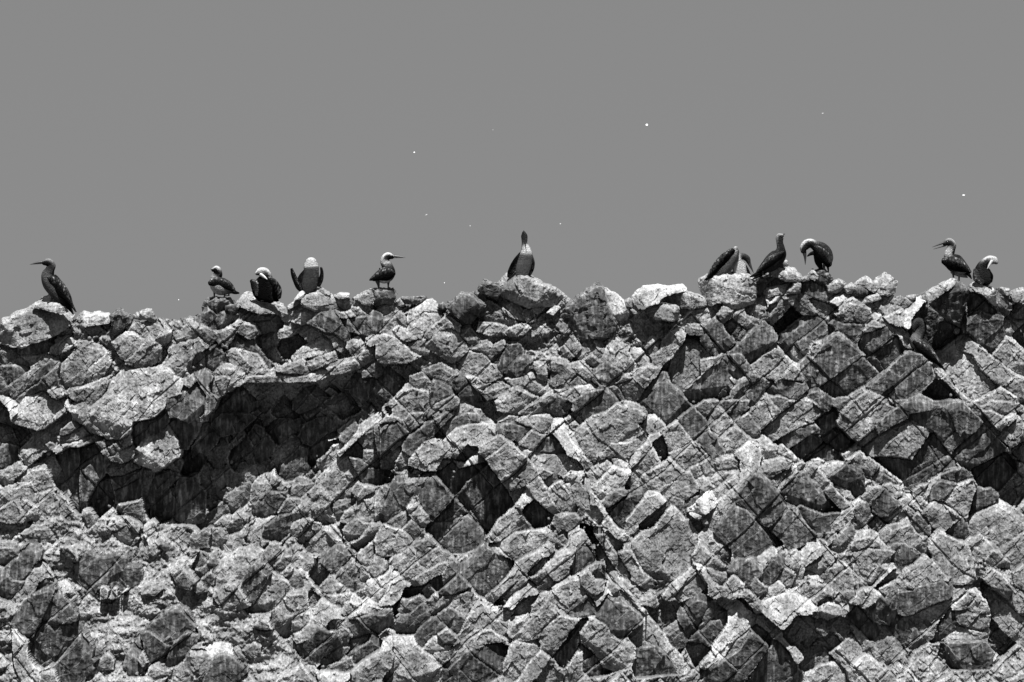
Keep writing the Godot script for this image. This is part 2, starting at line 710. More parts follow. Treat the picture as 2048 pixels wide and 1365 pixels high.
func _rock(tone: int, z: float, list: Array) -> void:
	var n := list.size() / 2
	var pts := PackedVector2Array()
	for i in n:
		pts.append(Vector2(list[i * 2], list[i * 2 + 1]) * 0.01)
	var c := Vector2.ZERO
	var area := 0.0
	for i in n:
		var w := pts[i].cross(pts[(i + 1) % n])
		area += w
		c += (pts[i] + pts[(i + 1) % n]) * w
	c /= 3.0 * area
	var normals := PackedVector2Array()
	var offsets := PackedFloat32Array()
	var convex := true
	for i in n:
		var d := pts[(i + 1) % n] - pts[i]
		var nn := Vector2(d.y, -d.x).normalized()
		normals.append(nn)
		offsets.append(nn.dot(pts[i]))
		if d.cross(pts[(i + 2) % n] - pts[(i + 1) % n]) < -0.0004:
			convex = false
	var id := blocks.size()
	var r := sqrt(absf(area) * 0.5 / PI)
	var leans := [-13.0, -6.0, 1.0, 9.0, 20.0, 38.0]
	var chips := []
	for k in 2:
		var corner := pts[int(_r(id, k, 7) * n) % n]
		chips.append([corner, (c - corner).normalized().rotated(0.9 * (_r(id, k, 6) - 0.5)), r * (0.10 + 0.4 * _r(id, k, 8)), 0.15 + 0.75 * _r(id, k, 9)])
	var tall := 0.0
	for p in pts:
		tall = maxf(tall, absf(p.y - c.y))
	var most := 0.17 / tall
	blocks.append({
		"pts": pts, "n": normals, "o": offsets, "convex": convex, "c": c, "z": z * 0.01, "r": r, "tone": tone,
		"lean": clampf(tan(deg_to_rad(leans[tone] + (_r(id, 1, 5) - 0.5) * 6.0)), -most, most), "yaw": (_r(id, 2, 5) - 0.5) * 0.14,
		"chips": chips, "shade": 0.86 + 0.28 * _r(id, 4, 5),
	})


func _lay_grid() -> void:
	at_xy.resize(NU * NV)
	own.resize(NU * NV)
	score.resize(NU * NV)
	edge.resize(NU * NV)
	upness.resize(NU * NV)
	own.fill(-2)
	score.fill(-1e9)
	row_from.resize(NV)
	row_to.resize(NV)
	for j in NV:
		row_from[j] = NU
		row_to[j] = -1
		for i in NU:
			var p := _place(i, j)
			if p.x < LEFT or p.x > RIGHT or p.y < LOW or p.y > HIGH:
				continue
			row_from[j] = mini(row_from[j], i)
			row_to[j] = i
			var k := j * NU + i
			own[k] = -1
			at_xy[k] = p + Vector2(ridged.get_noise_2d(p.x * 2.3, p.y * 2.3), ridged.get_noise_2d(p.x * 2.3 + 50.0, p.y * 2.3)) * 0.006


func _claim() -> void:
	for id in blocks.size():
		var b: Dictionary = blocks[id]
		var pts: PackedVector2Array = b.pts
		var ns: PackedVector2Array = b.n
		var os: PackedFloat32Array = b.o
		var n := pts.size()
		var lo := Vector2(1e9, 1e9)
		var hi := -lo
		for p in pts:
			var q := Vector2(p.x * UX + (p.y - (LOW + HIGH) * 0.5) * UY, -p.x * UY + (p.y - (LOW + HIGH) * 0.5) * UX)
			lo = lo.min(q)
			hi = hi.max(q)
		var reach: float = lerpf(0.085, 0.012, clampf(_sample(grid_r, b.c.x, b.c.y) * 1.6 - 0.55, 0, 1))
		var i0 := maxi(0, int((lo.x - reach) / CELL + NU * 0.5))
		var i1 := mini(NU - 1, int((hi.x + reach) / CELL + NU * 0.5) + 1)
		var j0 := maxi(0, int((lo.y - reach) / CELL + NV * 0.5))
		var j1 := mini(NV - 1, int((hi.y + reach) / CELL + NV * 0.5) + 1)
		var convex: bool = b.convex
		var c: Vector2 = b.c
		var z0: float = b.z
		var lean: float = b.lean
		var yaw: float = b.yaw
		for j in range(j0, j1 + 1):
			for i in range(maxi(i0, row_from[j]), mini(i1, row_to[j]) + 1):
				var k := j * NU + i
				var p := at_xy[k]
				var sd := -1e9
				var up := 0.0
				if convex:
					for e in n:
						var d := ns[e].dot(p) - os[e]
						if d > sd:
							sd = d
							up = ns[e].y
							if d > reach:
								break
				else:
					var best := 1e9
					var inside := false
					for e in n:
						var a := pts[e]
						var d := pts[e + 1 if e + 1 < n else 0] - a
						var w := p - a
						var t := clampf(w.dot(d) / d.length_squared(), 0.0, 1.0)
						var m := (w - d * t).length_squared()
						if m < best:
							best = m
							up = ns[e].y
						if (a.y > p.y) != (a.y + d.y > p.y) and p.x < a.x + d.x * (p.y - a.y) / d.y:
							inside = not inside
					sd = -sqrt(best) if inside else sqrt(best)
				if sd > reach:
					continue
				var s := 1000.0 + z0 - lean * (p.y - c.y) + yaw * (p.x - c.x) if sd < 0.0 else -sd
				if s > score[k]:
					score[k] = s
					own[k] = id
					edge[k] = sd
					upness[k] = up


func _cliff_face() -> void:
	_lay_grid()
	_claim()
	var total := NU * NV
	var vs := PackedVector3Array()
	var tone := PackedFloat32Array()
	vs.resize(total)
	tone.resize(total)
	var albedos := [0.20, 0.20, 0.22, 0.27, 0.32, 0.42]
	for j in NV:
		for i in range(row_from[j], row_to[j] + 1):
			var k := j * NU + i
			var p := _place(i, j)
			var id := own[k]
			var z: float
			var t: float
			var break1 := warp.get_noise_2d(p.x * 1.1, p.y * 1.1)
			if id < 0:
				z = _bed_z(p.x, p.y)
				t = 0.22 + 0.02 * _sample(grid_r, p.x, p.y)
			else:
				var b: Dictionary = blocks[id]
				var c: Vector2 = b.c
				var sd := edge[k]
				z = b.z - b.lean * (p.y - c.y) + b.yaw * (p.x - c.x)
				for ch in b.chips:
					var q: float = ch[2] - (p - ch[0]).dot(ch[1])
					if q > 0.0:
						z -= q * ch[3]
				var rise := maxf(0.0, upness[k])
				# a chamfer, then either a ledge that slopes back or a closed joint
				var w := 0.007 + 0.012 * rise
				var steep := 1.0 + 0.7 * rise
				if sd > 0.0:
					z -= w * steep + sd * (0.08 + 0.5 * smoothstep(0.1, 0.6, rise))
				elif -sd < w:
					z -= (w + sd) * steep
				# lesser joints and cracks across the face
				var bx := p.x + break1 * 0.05 + id * 0.37
				var lesser := _joint(bx, p.y + 0.03 * fine.get_noise_2d(p.x * 0.2, p.y * 0.2), 0.46, 0.33, 31 + id % 5)
				z += lesser.x * 0.048
				if b.tone > 2:
					var small := _joint(bx + 0.02 * fine.get_noise_2d(p.x * 0.5, p.y * 0.5), p.y, 0.12, 0.085, 51 + id % 7)
					z += small.x * (0.014 + 0.05 * maxf(0.0, ridged.get_noise_2d(p.x * 0.5, p.y * 0.5)))
				var great := _joint(p.x + warp.get_noise_2d(p.x * 0.3, p.y * 0.3) * 0.1, p.y, 1.9, 1.25, 77)
				z += great.x * 0.07
				if great.y < 0.007:
					z -= 0.02
				var crack := warp.get_noise_2d(p.x * 0.9 + id * 3.1, p.y * 0.9 + id * 1.7)
				if absf(crack) < 0.008:
					z -= 0.006
				z += ridged.get_noise_2d(p.x * 0.8 + id, p.y * 1.1) * 0.009
				z += fine.get_noise_2d(p.x, p.y) * 0.0035
				t = albedos[b.tone] * b.shade
			t += 0.30 * _stain_at(p.x + 0.012 * fine.get_noise_2d(p.x * 0.6, p.y * 0.6), p.y) * (0.45 + 1.1 * absf(fine.get_noise_2d(p.x * 2.0, p.y * 0.25)))
			t *= 1.0 + 0.5 * break1 + 0.12 * fine.get_noise_2d(p.x * 0.3, p.y * 0.12)
			vs[k] = Vector3(p.x, p.y, z)
			tone[k] = clampf(t, 0.10, 0.7)
	# ledge rims whitened: droppings and dust, plus painted brightness of sunlit top edges
	var cs := PackedColorArray()
	cs.resize(total)
	for j in NV:
		for i in range(row_from[j], row_to[j] + 1):
			var k := j * NU + i
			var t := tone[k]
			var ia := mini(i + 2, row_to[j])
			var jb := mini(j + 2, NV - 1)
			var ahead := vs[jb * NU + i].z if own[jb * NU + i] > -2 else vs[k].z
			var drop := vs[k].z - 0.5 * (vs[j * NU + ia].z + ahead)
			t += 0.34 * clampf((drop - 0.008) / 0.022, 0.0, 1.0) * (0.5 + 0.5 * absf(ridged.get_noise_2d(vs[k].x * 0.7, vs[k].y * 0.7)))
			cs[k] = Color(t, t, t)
	# above the crest the ground runs back, level
	for j in NV:
		for i in range(row_from[j], row_to[j] + 1):
			var k := j * NU + i
			var p := vs[k]
			if p.y < -0.9:
				continue
			var crest := _crest(p.x) + ridged.get_noise_2d(p.x * 2.0, 3.0) * 0.03 + fine.get_noise_2d(p.x, 7.0) * 0.01
			var over := p.y - crest
			if over > 0.0:
				vs[k] = Vector3(p.x, crest - over * 0.1, minf(p.z, 0.2) - over * 7.0)
	_split(vs, cs)


func _split(vs: PackedVector3Array, cs: PackedColorArray) -> void:
	var n := blocks.size()
	var counts := PackedInt32Array()
	counts.resize(n + 2)
	var quads := PackedInt32Array()
	var bins := PackedInt32Array()
	for j in NV - 1:
		for i in range(maxi(row_from[j], row_from[j + 1]), mini(row_to[j], row_to[j + 1])):
			var k := j * NU + i
			var o := own[k]
			var g := o if o >= 0 and o < PARTS_MOST else n if o >= 0 else n + 1
			quads.append(k)
			bins.append(g)
			counts[g] += 1
	var start := PackedInt32Array()
	start.resize(n + 3)
	for g in n + 2:
		start[g + 1] = start[g] + counts[g]
	var fill := start.duplicate()
	var order := PackedInt32Array()
	order.resize(quads.size())
	for q in quads.size():
		var g := bins[q]
		order[fill[g]] = quads[q]
		fill[g] += 1
	var slot := PackedInt32Array()
	slot.resize(NU * NV)
	var stamp := PackedInt32Array()
	stamp.resize(NU * NV)
	stamp.fill(-1)
	for g in n + 2:
		if counts[g] == 0:
			continue
		var pv := PackedVector3Array()
		var pc := PackedColorArray()
		var ix := PackedInt32Array()
		for q in range(start[g], start[g + 1]):
			var k := order[q]
			for d in [k, k + 1, k + NU, k + NU + 1]:
				if stamp[d] != g:
					stamp[d] = g
					slot[d] = pv.size()
					pv.append(vs[d])
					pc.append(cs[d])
			var a := slot[k]
			var b := slot[k + 1]
			var c := slot[k + NU]
			var e := slot[k + NU + 1]
			ix.append(a)
			ix.append(c)
			ix.append(e)
			ix.append(a)
			ix.append(e)
			ix.append(b)
		var smooth: bool = g < PARTS_MOST and blocks[g].tone < 3
		var called := "rock_block" if g < PARTS_MOST else "rock_fragments" if g == n else "rock_bed"
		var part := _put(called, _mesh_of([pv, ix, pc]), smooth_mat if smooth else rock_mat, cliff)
		if g >= PARTS_MOST:
			part.set_meta("kind", "stuff")


# one loose boulder: a broken front, bevelled edges, sides that run back and close
func _block(a: Array, tone: int, z0: float, list: Array, deep: float, origin: Vector3, id: int) -> void:
	var vs := PackedVector3Array()
	var ix := PackedInt32Array()
	var cs := PackedColorArray()
	var n := list.size() / 2
	var pts := PackedVector2Array()
	for i in n:
		pts.append(Vector2(list[i * 2], list[i * 2 + 1]) * 0.01)
	var c := Vector2.ZERO
	var area := 0.0
	for i in n:
		var w := pts[i].cross(pts[(i + 1) % n])
		area += w
		c += (pts[i] + pts[(i + 1) % n]) * w
	c /= 3.0 * area
	var r := sqrt(absf(area) * 0.5 / PI)
	var step := clampf(r * 0.085, 0.011, 0.017)
	var line := PackedVector2Array()
	var rise := PackedFloat32Array()
	for i in n:
		var p := pts[i]
		var d := pts[(i + 1) % n] - p
		var len := d.length()
		var normal := Vector2(d.y, -d.x) / maxf(len, 1e-4)
		var k := maxi(1, int(len / step))
		for s in k:
			var m := p + d * (float(s) / k)
			var bend := ridged.get_noise_3d(m.x * 2.2, m.y * 2.2, id * 1.7) * 0.010 + fine.get_noise_3d(m.x * 1.3, m.y * 1.3, id * 2.3) * 0.006
			line.append(m + normal * (bend + 0.004) * minf(1.0, r / 0.12))
			rise.append(normal.y)
	var count := line.size()
	var cloud := line.duplicate()
	var hi := Vector2(-1e9, -1e9)
	var lo := -hi
	for p in pts:
		lo = lo.min(p)
		hi = hi.max(p)
	var y := lo.y
	var odd := 0
	while y < hi.y:
		var x := lo.x + (step * 0.5 if odd % 2 else 0.0)
		while x < hi.x:
			var p := Vector2(x, y) + Vector2(rng.randf() - 0.5, rng.randf() - 0.5) * step * 0.6
			if Geometry2D.is_point_in_polygon(p, line):
				var near := 1e9
				for i in range(0, count):
					near = minf(near, p.distance_squared_to(line[i]))
				if near > step * step * 0.35:
					cloud.append(p)
			x += step
		y += step * 0.87
		odd += 1
	var leans := [-16.0, -8.0, 2.0, 12.0, 24.0, 40.0]
	var lean := tan(deg_to_rad(leans[tone] + (_r(id, 1, 5) - 0.5) * 7.0))
	var yaw := (_r(id, 2, 5) - 0.5) * 0.3
	var chips := []
	for k in 5:
		var corner := pts[int(_r(id, k, 7) * n) % n]
		chips.append([corner, (c - corner).normalized().rotated(1.0 * (_r(id, k, 6) - 0.5)), r * (0.2 + 0.6 * _r(id, k, 8)), 0.25 + 0.8 * _r(id, k, 9)])
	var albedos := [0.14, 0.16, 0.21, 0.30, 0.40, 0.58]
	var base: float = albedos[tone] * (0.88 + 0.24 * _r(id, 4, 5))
	var z_edge := PackedFloat32Array()
	for m in cloud.size():
		var p := cloud[m]
		var z := z0 - lean * (p.y - c.y) + yaw * (p.x - c.x)
		var best := 1e9
		var up := 0.0
		for i in n:
			var q := pts[i]
			var d := pts[(i + 1) % n] - q
			var t := clampf((p - q).dot(d) / d.length_squared(), 0.0, 1.0)
			var dd := (p - q - d * t).length()
			if dd < best:
				best = dd
				up = -d.x / d.length()
		if m < count:
			best = 0.0
			up = rise[m]
		var w := minf(r * 0.5, 0.012 + 0.04 * maxf(0.0, up)) * (0.45 + 0.9 * absf(ridged.get_noise_2d(p.x * 0.9 + id, p.y * 0.9)))
		if best < w:
			z -= (w - best) * (1.5 if up > 0 else 0.9)
		for ch in chips:
			var q: float = ch[2] - (p - ch[0]).dot(ch[1])
			if q > 0:
				z -= q * ch[3]
		var crack := warp.get_noise_2d(p.x * 1.2 + id * 3.1, p.y * 1.2)
		z += 0.016 * signf(crack) * minf(1.0, r / 0.2)
		z += ridged.get_noise_2d(p.x + id, p.y * 1.2) * 0.012
		z += fine.get_noise_2d(p.x, p.y) * 0.004
		vs.append(Vector3(p.x, p.y, z) - origin)
		var t := base * (1.0 + 0.5 * warp.get_noise_2d(p.x * 1.2 + 5.0, p.y * 0.8)) + 0.20 * maxf(0.0, up) * clampf(1.4 - best / maxf(w, 0.001), 0, 1)  # upper edges paler: droppings, and the bright sunlit rim painted into the colour
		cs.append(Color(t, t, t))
		if m < count:
			z_edge.append(z)
	var tri := Geometry2D.triangulate_delaunay(cloud)
	for k in range(0, tri.size(), 3):
		var p := cloud[tri[k]]
		var q := cloud[tri[k + 1]]
		var s := cloud[tri[k + 2]]
		if Geometry2D.is_point_in_polygon((p + q + s) / 3.0, line):
			var turned := (q - p).cross(s - p) > 0.0
			ix.append_array(PackedInt32Array([tri[k], tri[k + 2], tri[k + 1]] if turned else [tri[k], tri[k + 1], tri[k + 2]]))
	var prev := 0
	for g in [0.10, 0.4, 1.0]:
		var here := vs.size()
		for i in count:
			var shrink: float = g * g * 0.3 - sin(g * PI) * 0.10
			var p := line[i].lerp(c, shrink)
			var z: float = lerpf(z_edge[i], minf(z_edge[i], z0 - deep), g)
			p += Vector2(0, 0.10 * deep * g)
			p += Vector2(fine.get_noise_3d(p.x, z * 1.5, id), fine.get_noise_3d(p.y, z * 1.5, id + 40.0)) * 0.012
			vs.append(Vector3(p.x, p.y, z) - origin)
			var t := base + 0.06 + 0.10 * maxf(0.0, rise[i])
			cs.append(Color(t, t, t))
		for i in count:
			var u := prev + i
			var v := prev + (i + 1) % count
			var uu := here + i
			var vv := here + (i + 1) % count
			ix.append_array(PackedInt32Array([u, v, vv, u, vv, uu]))
		prev = here
	vs.append(Vector3(c.x, c.y + 0.1 * deep, z0 - deep) - origin)
	cs.append(Color(base, base, base))
	for i in count:
		ix.append_array(PackedInt32Array([prev + i, prev + (i + 1) % count, vs.size() - 1]))
	a[0] = vs
	a[1] = ix
	a[2] = cs


func _boulder(label: String, tone: int, z: float, list: Array) -> void:
	var a := [PackedVector3Array(), PackedInt32Array(), PackedColorArray()]
	var low := Vector2(0, 1e9)
	var lo := 1e9
	var hi := -1e9
	for i in list.size() / 2:
		lo = minf(lo, list[i * 2])
		hi = maxf(hi, list[i * 2])
		low.y = minf(low.y, list[i * 2 + 1])
	var deep := clampf((hi - lo) * 0.01 * 0.8, 0.2, 0.9)
	var origin := Vector3((lo + hi) * 0.005, low.y * 0.01, z * 0.01 - deep * 0.5)
	rock_count += 1
	_block(a, tone, z * 0.01, list, deep, origin, rock_count + 500)
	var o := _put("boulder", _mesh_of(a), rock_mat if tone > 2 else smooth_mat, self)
	o.position = origin
	o.set_meta("label", label)
	o.set_meta("category", "boulder")
	o.set_meta("group", "loose boulders along the crest")


func _rubble() -> void:
	# angular bits lying in the gaps and on the slopes
	var shapes := []
	for s in 3:
		var st := SurfaceTool.new()
		st.begin(Mesh.PRIMITIVE_TRIANGLES)
		var ring := []
		for k in 3:
			var row := []
			for i in 5:
				var ang := TAU * i / 5.0 + 0.5 * rng.randf()
				var rad: float = [0.62, 1.0, 0.45][k] * (0.75 + 0.4 * rng.randf())
				row.append(Vector3(cos(ang) * rad, [-0.5, 0.05, 0.5][k] + 0.2 * (rng.randf() - 0.5), sin(ang) * rad * 0.8))
			ring.append(row)
		for k in 2:
			for i in 5:
				var j := (i + 1) % 5
				for v in [ring[k][i], ring[k + 1][i], ring[k + 1][j], ring[k][i], ring[k + 1][j], ring[k][j]]:
					st.add_vertex(v)
		for i in range(1, 4):
			for v in [ring[2][0], ring[2][i + 1], ring[2][i], ring[0][0], ring[0][i], ring[0][i + 1]]:
				st.add_vertex(v)
		st.generate_normals()
		shapes.append(st.commit())
	for s in 3:
		var places := []
		for k in 11000:
			var x := rng.randf_range(-7.4, 7.4)
			var y := rng.randf_range(-4.7, 0.7)
			if y > _crest(x) - 0.03:
				continue
			var rough := _sample(grid_r, x, y)
			if rng.randf() > 0.015 + rough * rough * 0.6:
				continue
			var size := 0.008 + 0.026 * pow(rng.randf(), 3.0) + (0.05 * rng.randf() if rng.randf() < 0.03 else 0.0)
			var b := Basis.from_euler(Vector3(rng.randf() * TAU, rng.randf() * TAU, rng.randf() * TAU)).scaled(Vector3.ONE * size)
			places.append([Transform3D(b, Vector3(x, y, _bed_z(x, y) + size * 0.3)), 0.20 + 0.13 * rng.randf()])
		var mm := MultiMesh.new()
		mm.transform_format = MultiMesh.TRANSFORM_3D
		mm.use_colors = true
		mm.mesh = shapes[s]
		mm.instance_count = places.size()
		for i in places.size():
			mm.set_instance_transform(i, places[i][0])
			mm.set_instance_color(i, Color(places[i][1], places[i][1], places[i][1]))
		var o := MultiMeshInstance3D.new()
		o.name = _numbered("rubble")
		o.multimesh = mm
		o.material_override = rock_mat
		o.set_meta("kind", "stuff")
		cliff.add_child(o, true)


func _sea() -> void:
	var m := PlaneMesh.new()
	m.size = Vector2(4000, 4000)
	var w := StandardMaterial3D.new()
	w.albedo_color = Color(0.16, 0.16, 0.16)
	w.roughness = 0.25
	var o := _put("sea", m, w, self)
	o.position = Vector3(0, -16.0, 0)
	o.set_meta("kind", "structure")
	o.set_meta("label", "dark grey sea far below the cliff")


func _rocks() -> void:
	_rock(4, 57, [-541, -118, -525, -123, -505, -125, -491, -118, -489, -104, -465, -100, -444, -74, -426, -69, -444, -35, -465, -43, -496, -35, -507, -51, -551, -105])
	_rock(3, 128, [162, -282, 169, -294, 200, -298, 221, -291, 230, -270, 234, -253, 226, -243, 209, -212, 200, -214, 178, -243, 155, -265])
	_rock(2, 117, [-558, -303, -551, -312, -536, -325, -527, -333, -512, -334, -503, -326, -478, -311, -474, -299, -477, -289, -490, -286, -492, -277, -504, -272, -521, -277, -528, -276, -544, -271, -550, -279, -560, -285])
	_rock(3, 67, [93, -145, 100, -156, 110, -151, 128, -131, 154, -131, 169, -120, 164, -107, 172, -100, 169, -89, 146, -84, 135, -80, 90, -118, 85, -131])
	_rock(1, 53, [-59, -217, -45, -235, -32, -247, -26, -240, -18, -230, 1, -205, -12, -184, -31, -160, -58, -181, -72, -202])
	_rock(2, 33, [465, -63, 493, -69, 509, -73, 527, -59, 543, -42, 545, -29, 527, -13, 516, -11, 504, -19, 483, -40, 464, -58])
	_rock(2, 26, [388, -54, 400, -58, 427, -40, 456, -18, 423, 11, 402, -4, 391, -20, 379, -28, 373, -37])
	_rock(2, 138, [285, -264, 297, -276, 321, -264, 337, -256, 318, -235, 299, -215, 286, -210, 259, -238])
	_rock(1, 181, [-80, -437, -55, -437, -19, -417, -10, -399, -12, -382, -42, -386, -60, -394, -82, -417])
	_rock(4, 7, [559, -23, 567, -33, 579, -62, 598, -78, 631, -58, 608, -37, 598, -17, 582, -15, 576, -2, 559, -14])
	_rock(2, 133, [299, -215, 321, -235, 332, -232, 353, -212, 333, -187, 314, -167, 308, -169, 283, -200])
	_rock(3, 48, [464, -150, 492, -149, 517, -153, 537, -123, 531, -110, 513, -104, 490, -113, 454, -138])
	_rock(3, 66, [590, -239, 595, -254, 626, -257, 665, -254, 660, -234, 643, -221, 625, -210, 608, -216, 589, -230])
	_rock(3, 44, [432, -114, 440, -126, 452, -127, 468, -113, 472, -104, 497, -86, 467, -70, 459, -64, 434, -82, 419, -105])
	_rock(1, 203, [249, -433, 268, -436, 296, -428, 325, -386, 303, -365, 287, -390, 255, -412])
	_rock(2, 177, [300, -440, 351, -437, 364, -425, 355, -412, 351, -394, 337, -377, 326, -390, 297, -430])
	_rock(4, 116, [541, -279, 563, -309, 583, -311, 592, -304, 584, -261, 568, -253, 548, -244, 532, -264])
	_rock(3, 93, [-29, -159, -22, -168, -11, -186, -1, -193, 19, -186, 37, -170, 29, -162, 19, -148, -4, -130, -33, -151])
	_rock(3, 190, [89, -384, 104, -395, 116, -415, 157, -402, 152, -389, 134, -377, 116, -357, 100, -350, 85, -371])
	_rock(2, 117, [-60, -303, -42, -324, -32, -324, -9, -302, 0, -288, -18, -268, -32, -264, -49, -281, -68, -297])
	_rock(3, 12, [214, -32, 211, -41, 207, -53, 223, -62, 255, -36, 265, -21, 250, -9, 239, 4, 228, 3, 216, -15])
	_rock(1, 171, [-612, -398, -597, -410, -579, -407, -569, -395, -549, -368, -552, -362, -574, -360, -580, -369, -593, -356, -600, -358, -607, -381])
	_rock(2, 38, [582, -163, 591, -166, 623, -149, 640, -137, 613, -109, 605, -109, 587, -131, 571, -144])
	_rock(2, 40, [186, -95, 200, -109, 215, -100, 233, -83, 221, -70, 197, -47, 185, -56, 183, -65, 168, -77])
	_rock(2, 30, [232, -81, 239, -83, 262, -71, 269, -78, 282, -63, 280, -44, 278, -18, 233, -54, 222, -65])
	_rock(1, 40, [482, -163, 504, -178, 538, -162, 565, -145, 547, -118, 539, -124, 517, -154, 493, -150, 464, -151])
	_rock(4, 183, [-140, -399, -150, -437, -123, -437, -98, -424, -96, -415, -114, -391, -128, -381, -148, -383])
	_rock(3, 34, [338, -130, 358, -119, 388, -105, 402, -94, 397, -82, 379, -71, 366, -81, 349, -94, 325, -116])
	_rock(0, -20, [523, 16, 542, 0, 561, -10, 585, 16, 565, 28, 559, 37, 536, 49, 520, 27])
	_rock(2, 59, [-89, -266, -63, -266, -48, -259, -35, -247, -57, -223, -78, -232, -99, -233, -108, -242])
	_rock(2, 81, [353, -205, 369, -208, 381, -215, 401, -222, 423, -220, 392, -190, 376, -168, 356, -175, 345, -195])
	_rock(3, 125, [436, -293, 454, -308, 469, -284, 480, -270, 473, -258, 457, -249, 440, -253, 424, -278])
	_rock(2, 145, [492, -337, 501, -348, 510, -350, 523, -341, 539, -335, 557, -330, 559, -312, 549, -304, 518, -312, 510, -317, 491, -319])
	_rock(4, 50, [-480, -146, -490, -156, -472, -161, -462, -167, -450, -164, -430, -148, -436, -139, -431, -129, -445, -108, -462, -128, -477, -130])
	_rock(1, 4, [596, 8, 616, -10, 624, -18, 639, 3, 641, 9, 637, 28, 608, 41, 585, 19])
	_rock(2, 185, [115, -359, 133, -377, 151, -362, 167, -356, 164, -347, 149, -336, 130, -329, 122, -320, 104, -345])
	_rock(2, -8, [358, -17, 368, -26, 399, 4, 417, 17, 397, 34, 373, 19, 348, -2])
	_rock(4, 14, [591, -15, 599, -18, 608, -36, 628, -55, 640, -59, 653, -49, 664, -49, 656, -44, 623, -19, 593, 8, 578, -4])
	_rock(2, 34, [-559, -156, -560, -182, -556, -215, -550, -205, -534, -179, -525, -159, -529, -147, -539, -130, -560, -139])
	_rock(3, 39, [-152, -100, -132, -106, -112, -102, -105, -86, -107, -64, -127, -61, -144, -64, -152, -82])
	_rock(2, 53, [-441, -97, -418, -106, -398, -95, -395, -71, -407, -52, -418, -62, -445, -74])
	_rock(3, 196, [-428, -439, -393, -436, -380, -404, -389, -387, -404, -386, -412, -398, -433, -432])
	_rock(1, 22, [402, -60, 433, -70, 465, -47, 476, -40, 454, -20, 401, -59])
	_rock(2, 174, [-454, -375, -444, -380, -424, -378, -410, -366, -399, -372, -413, -341, -423, -336, -437, -341, -464, -364])
	_rock(1, 220, [-568, -435, -546, -435, -542, -416, -526, -405, -544, -374, -559, -391, -576, -408])
	_rock(5, 180, [269, -400, 281, -380, 303, -364, 312, -351, 292, -333, 269, -365, 245, -408])
	_rock(3, 24, [-581, -53, -574, -58, -558, -57, -550, -51, -550, -36, -545, -30, -527, -21, -535, -10, -557, -5, -571, -23, -588, -41])
	_rock(2, 72, [-122, -202, -110, -222, -102, -231, -83, -209, -77, -199, -99, -170, -106, -173, -122, -188])
	_rock(3, 15, [-241, -190, -225, -199, -207, -203, -194, -185, -202, -169, -212, -149, -218, -149, -233, -169, -248, -185])
	_rock(3, 119, [-17, -275, 8, -275, 34, -264, 47, -244, 29, -241, 2, -245, -28, -264])
	_rock(2, 51, [-417, -61, -420, -95, -397, -100, -384, -87, -386, -74, -393, -61, -389, -50, -395, -36, -417, -56])
	_rock(1, -1, [-433, -229, -406, -232, -406, -170, -438, -189])
	_rock(4, 154, [108, -273, 134, -310, 162, -350, 188, -386, 213, -418, 217, -410, 170, -351, 129, -289, 100, -242, 91, -238])
	_rock(1, 1, [602, -175, 611, -190, 629, -188, 647, -166, 658, -156, 647, -143, 627, -152, 596, -166])
	_rock(3, 176, [-82, -416, -70, -412, -42, -389, -14, -383, -6, -380, -26, -366, -48, -366, -73, -388])
	_rock(1, -2, [-389, -106, -376, -108, -358, -111, -342, -96, -340, -80, -358, -63, -391, -96])
	_rock(3, 129, [436, -294, 453, -309, 478, -278, 493, -268, 454, -263, 431, -271])
	_rock(3, 142, [496, -315, 511, -316, 518, -310, 547, -315, 556, -305, 529, -276, 505, -292, 490, -307])
	_rock(5, 178, [333, -352, 343, -360, 359, -345, 377, -342, 387, -342, 369, -329, 359, -317, 333, -324, 315, -335])
	_rock(2, 184, [-624, -371, -607, -373, -597, -354, -582, -323, -585, -315, -607, -321, -630, -359])
	_rock(1, 26, [-591, -154, -582, -169, -568, -208, -563, -221, -561, -182, -559, -152, -561, -138, -584, -140, -593, -147])
	_rock(1, 47, [530, -109, 545, -117, 557, -130, 573, -114, 570, -101, 560, -83, 538, -87, 514, -95])
	_rock(2, 207, [-387, -438, -362, -435, -350, -424, -339, -416, -351, -399, -364, -393, -380, -402, -391, -431])
	_rock(3, 24, [-112, -5, -92, -16, -78, -25, -62, -16, -53, -7, -78, 17, -94, 15, -111, 0])
	_rock(2, 20, [282, -17, 299, -19, 309, -30, 321, -19, 334, -8, 341, -1, 326, 22, 305, 7, 279, -15])
	_rock(4, 40, [-640, -100, -608, -109, -590, -95, -580, -81, -595, -74, -605, -66, -627, -81])
	_rock(1, 50, [569, -99, 572, -112, 579, -127, 599, -118, 610, -105, 583, -78, 571, -77, 557, -83])
	_rock(3, 7, [636, -31, 657, -42, 670, -44, 670, -15, 643, 6, 624, -18])
	_rock(4, 66, [14, -146, 29, -159, 49, -168, 68, -172, 84, -163, 72, -148, 39, -143, 18, -139, 3, -131])
	_rock(0, 44, [-79, -197, -71, -198, -55, -179, -32, -160, -36, -155, -68, -165, -77, -155, -98, -171])
	_rock(4, 49, [-88, -137, -79, -142, -62, -128, -52, -134, -35, -125, -19, -117, -31, -106, -52, -106, -73, -112, -89, -128])
	_rock(2, 139, [564, -411, 605, -411, 606, -398, 598, -383, 555, -384, 551, -397])
	_rock(4, 25, [-181, -22, -162, -23, -138, -23, -127, -18, -144, 3, -166, 10, -184, 0])
	_rock(3, 110, [-11, -260, 8, -246, 26, -241, 7, -214, -19, -229, -30, -253])
	_rock(2, 34, [292, -86, 315, -81, 323, -68, 339, -52, 311, -42, 284, -61])
	_rock(3, 21, [312, -41, 341, -51, 363, -28, 348, -11, 341, -8, 309, -31])
	_rock(2, 54, [471, -114, 476, -118, 512, -95, 543, -90, 556, -83, 528, -76, 505, -79, 481, -97, 470, -105])
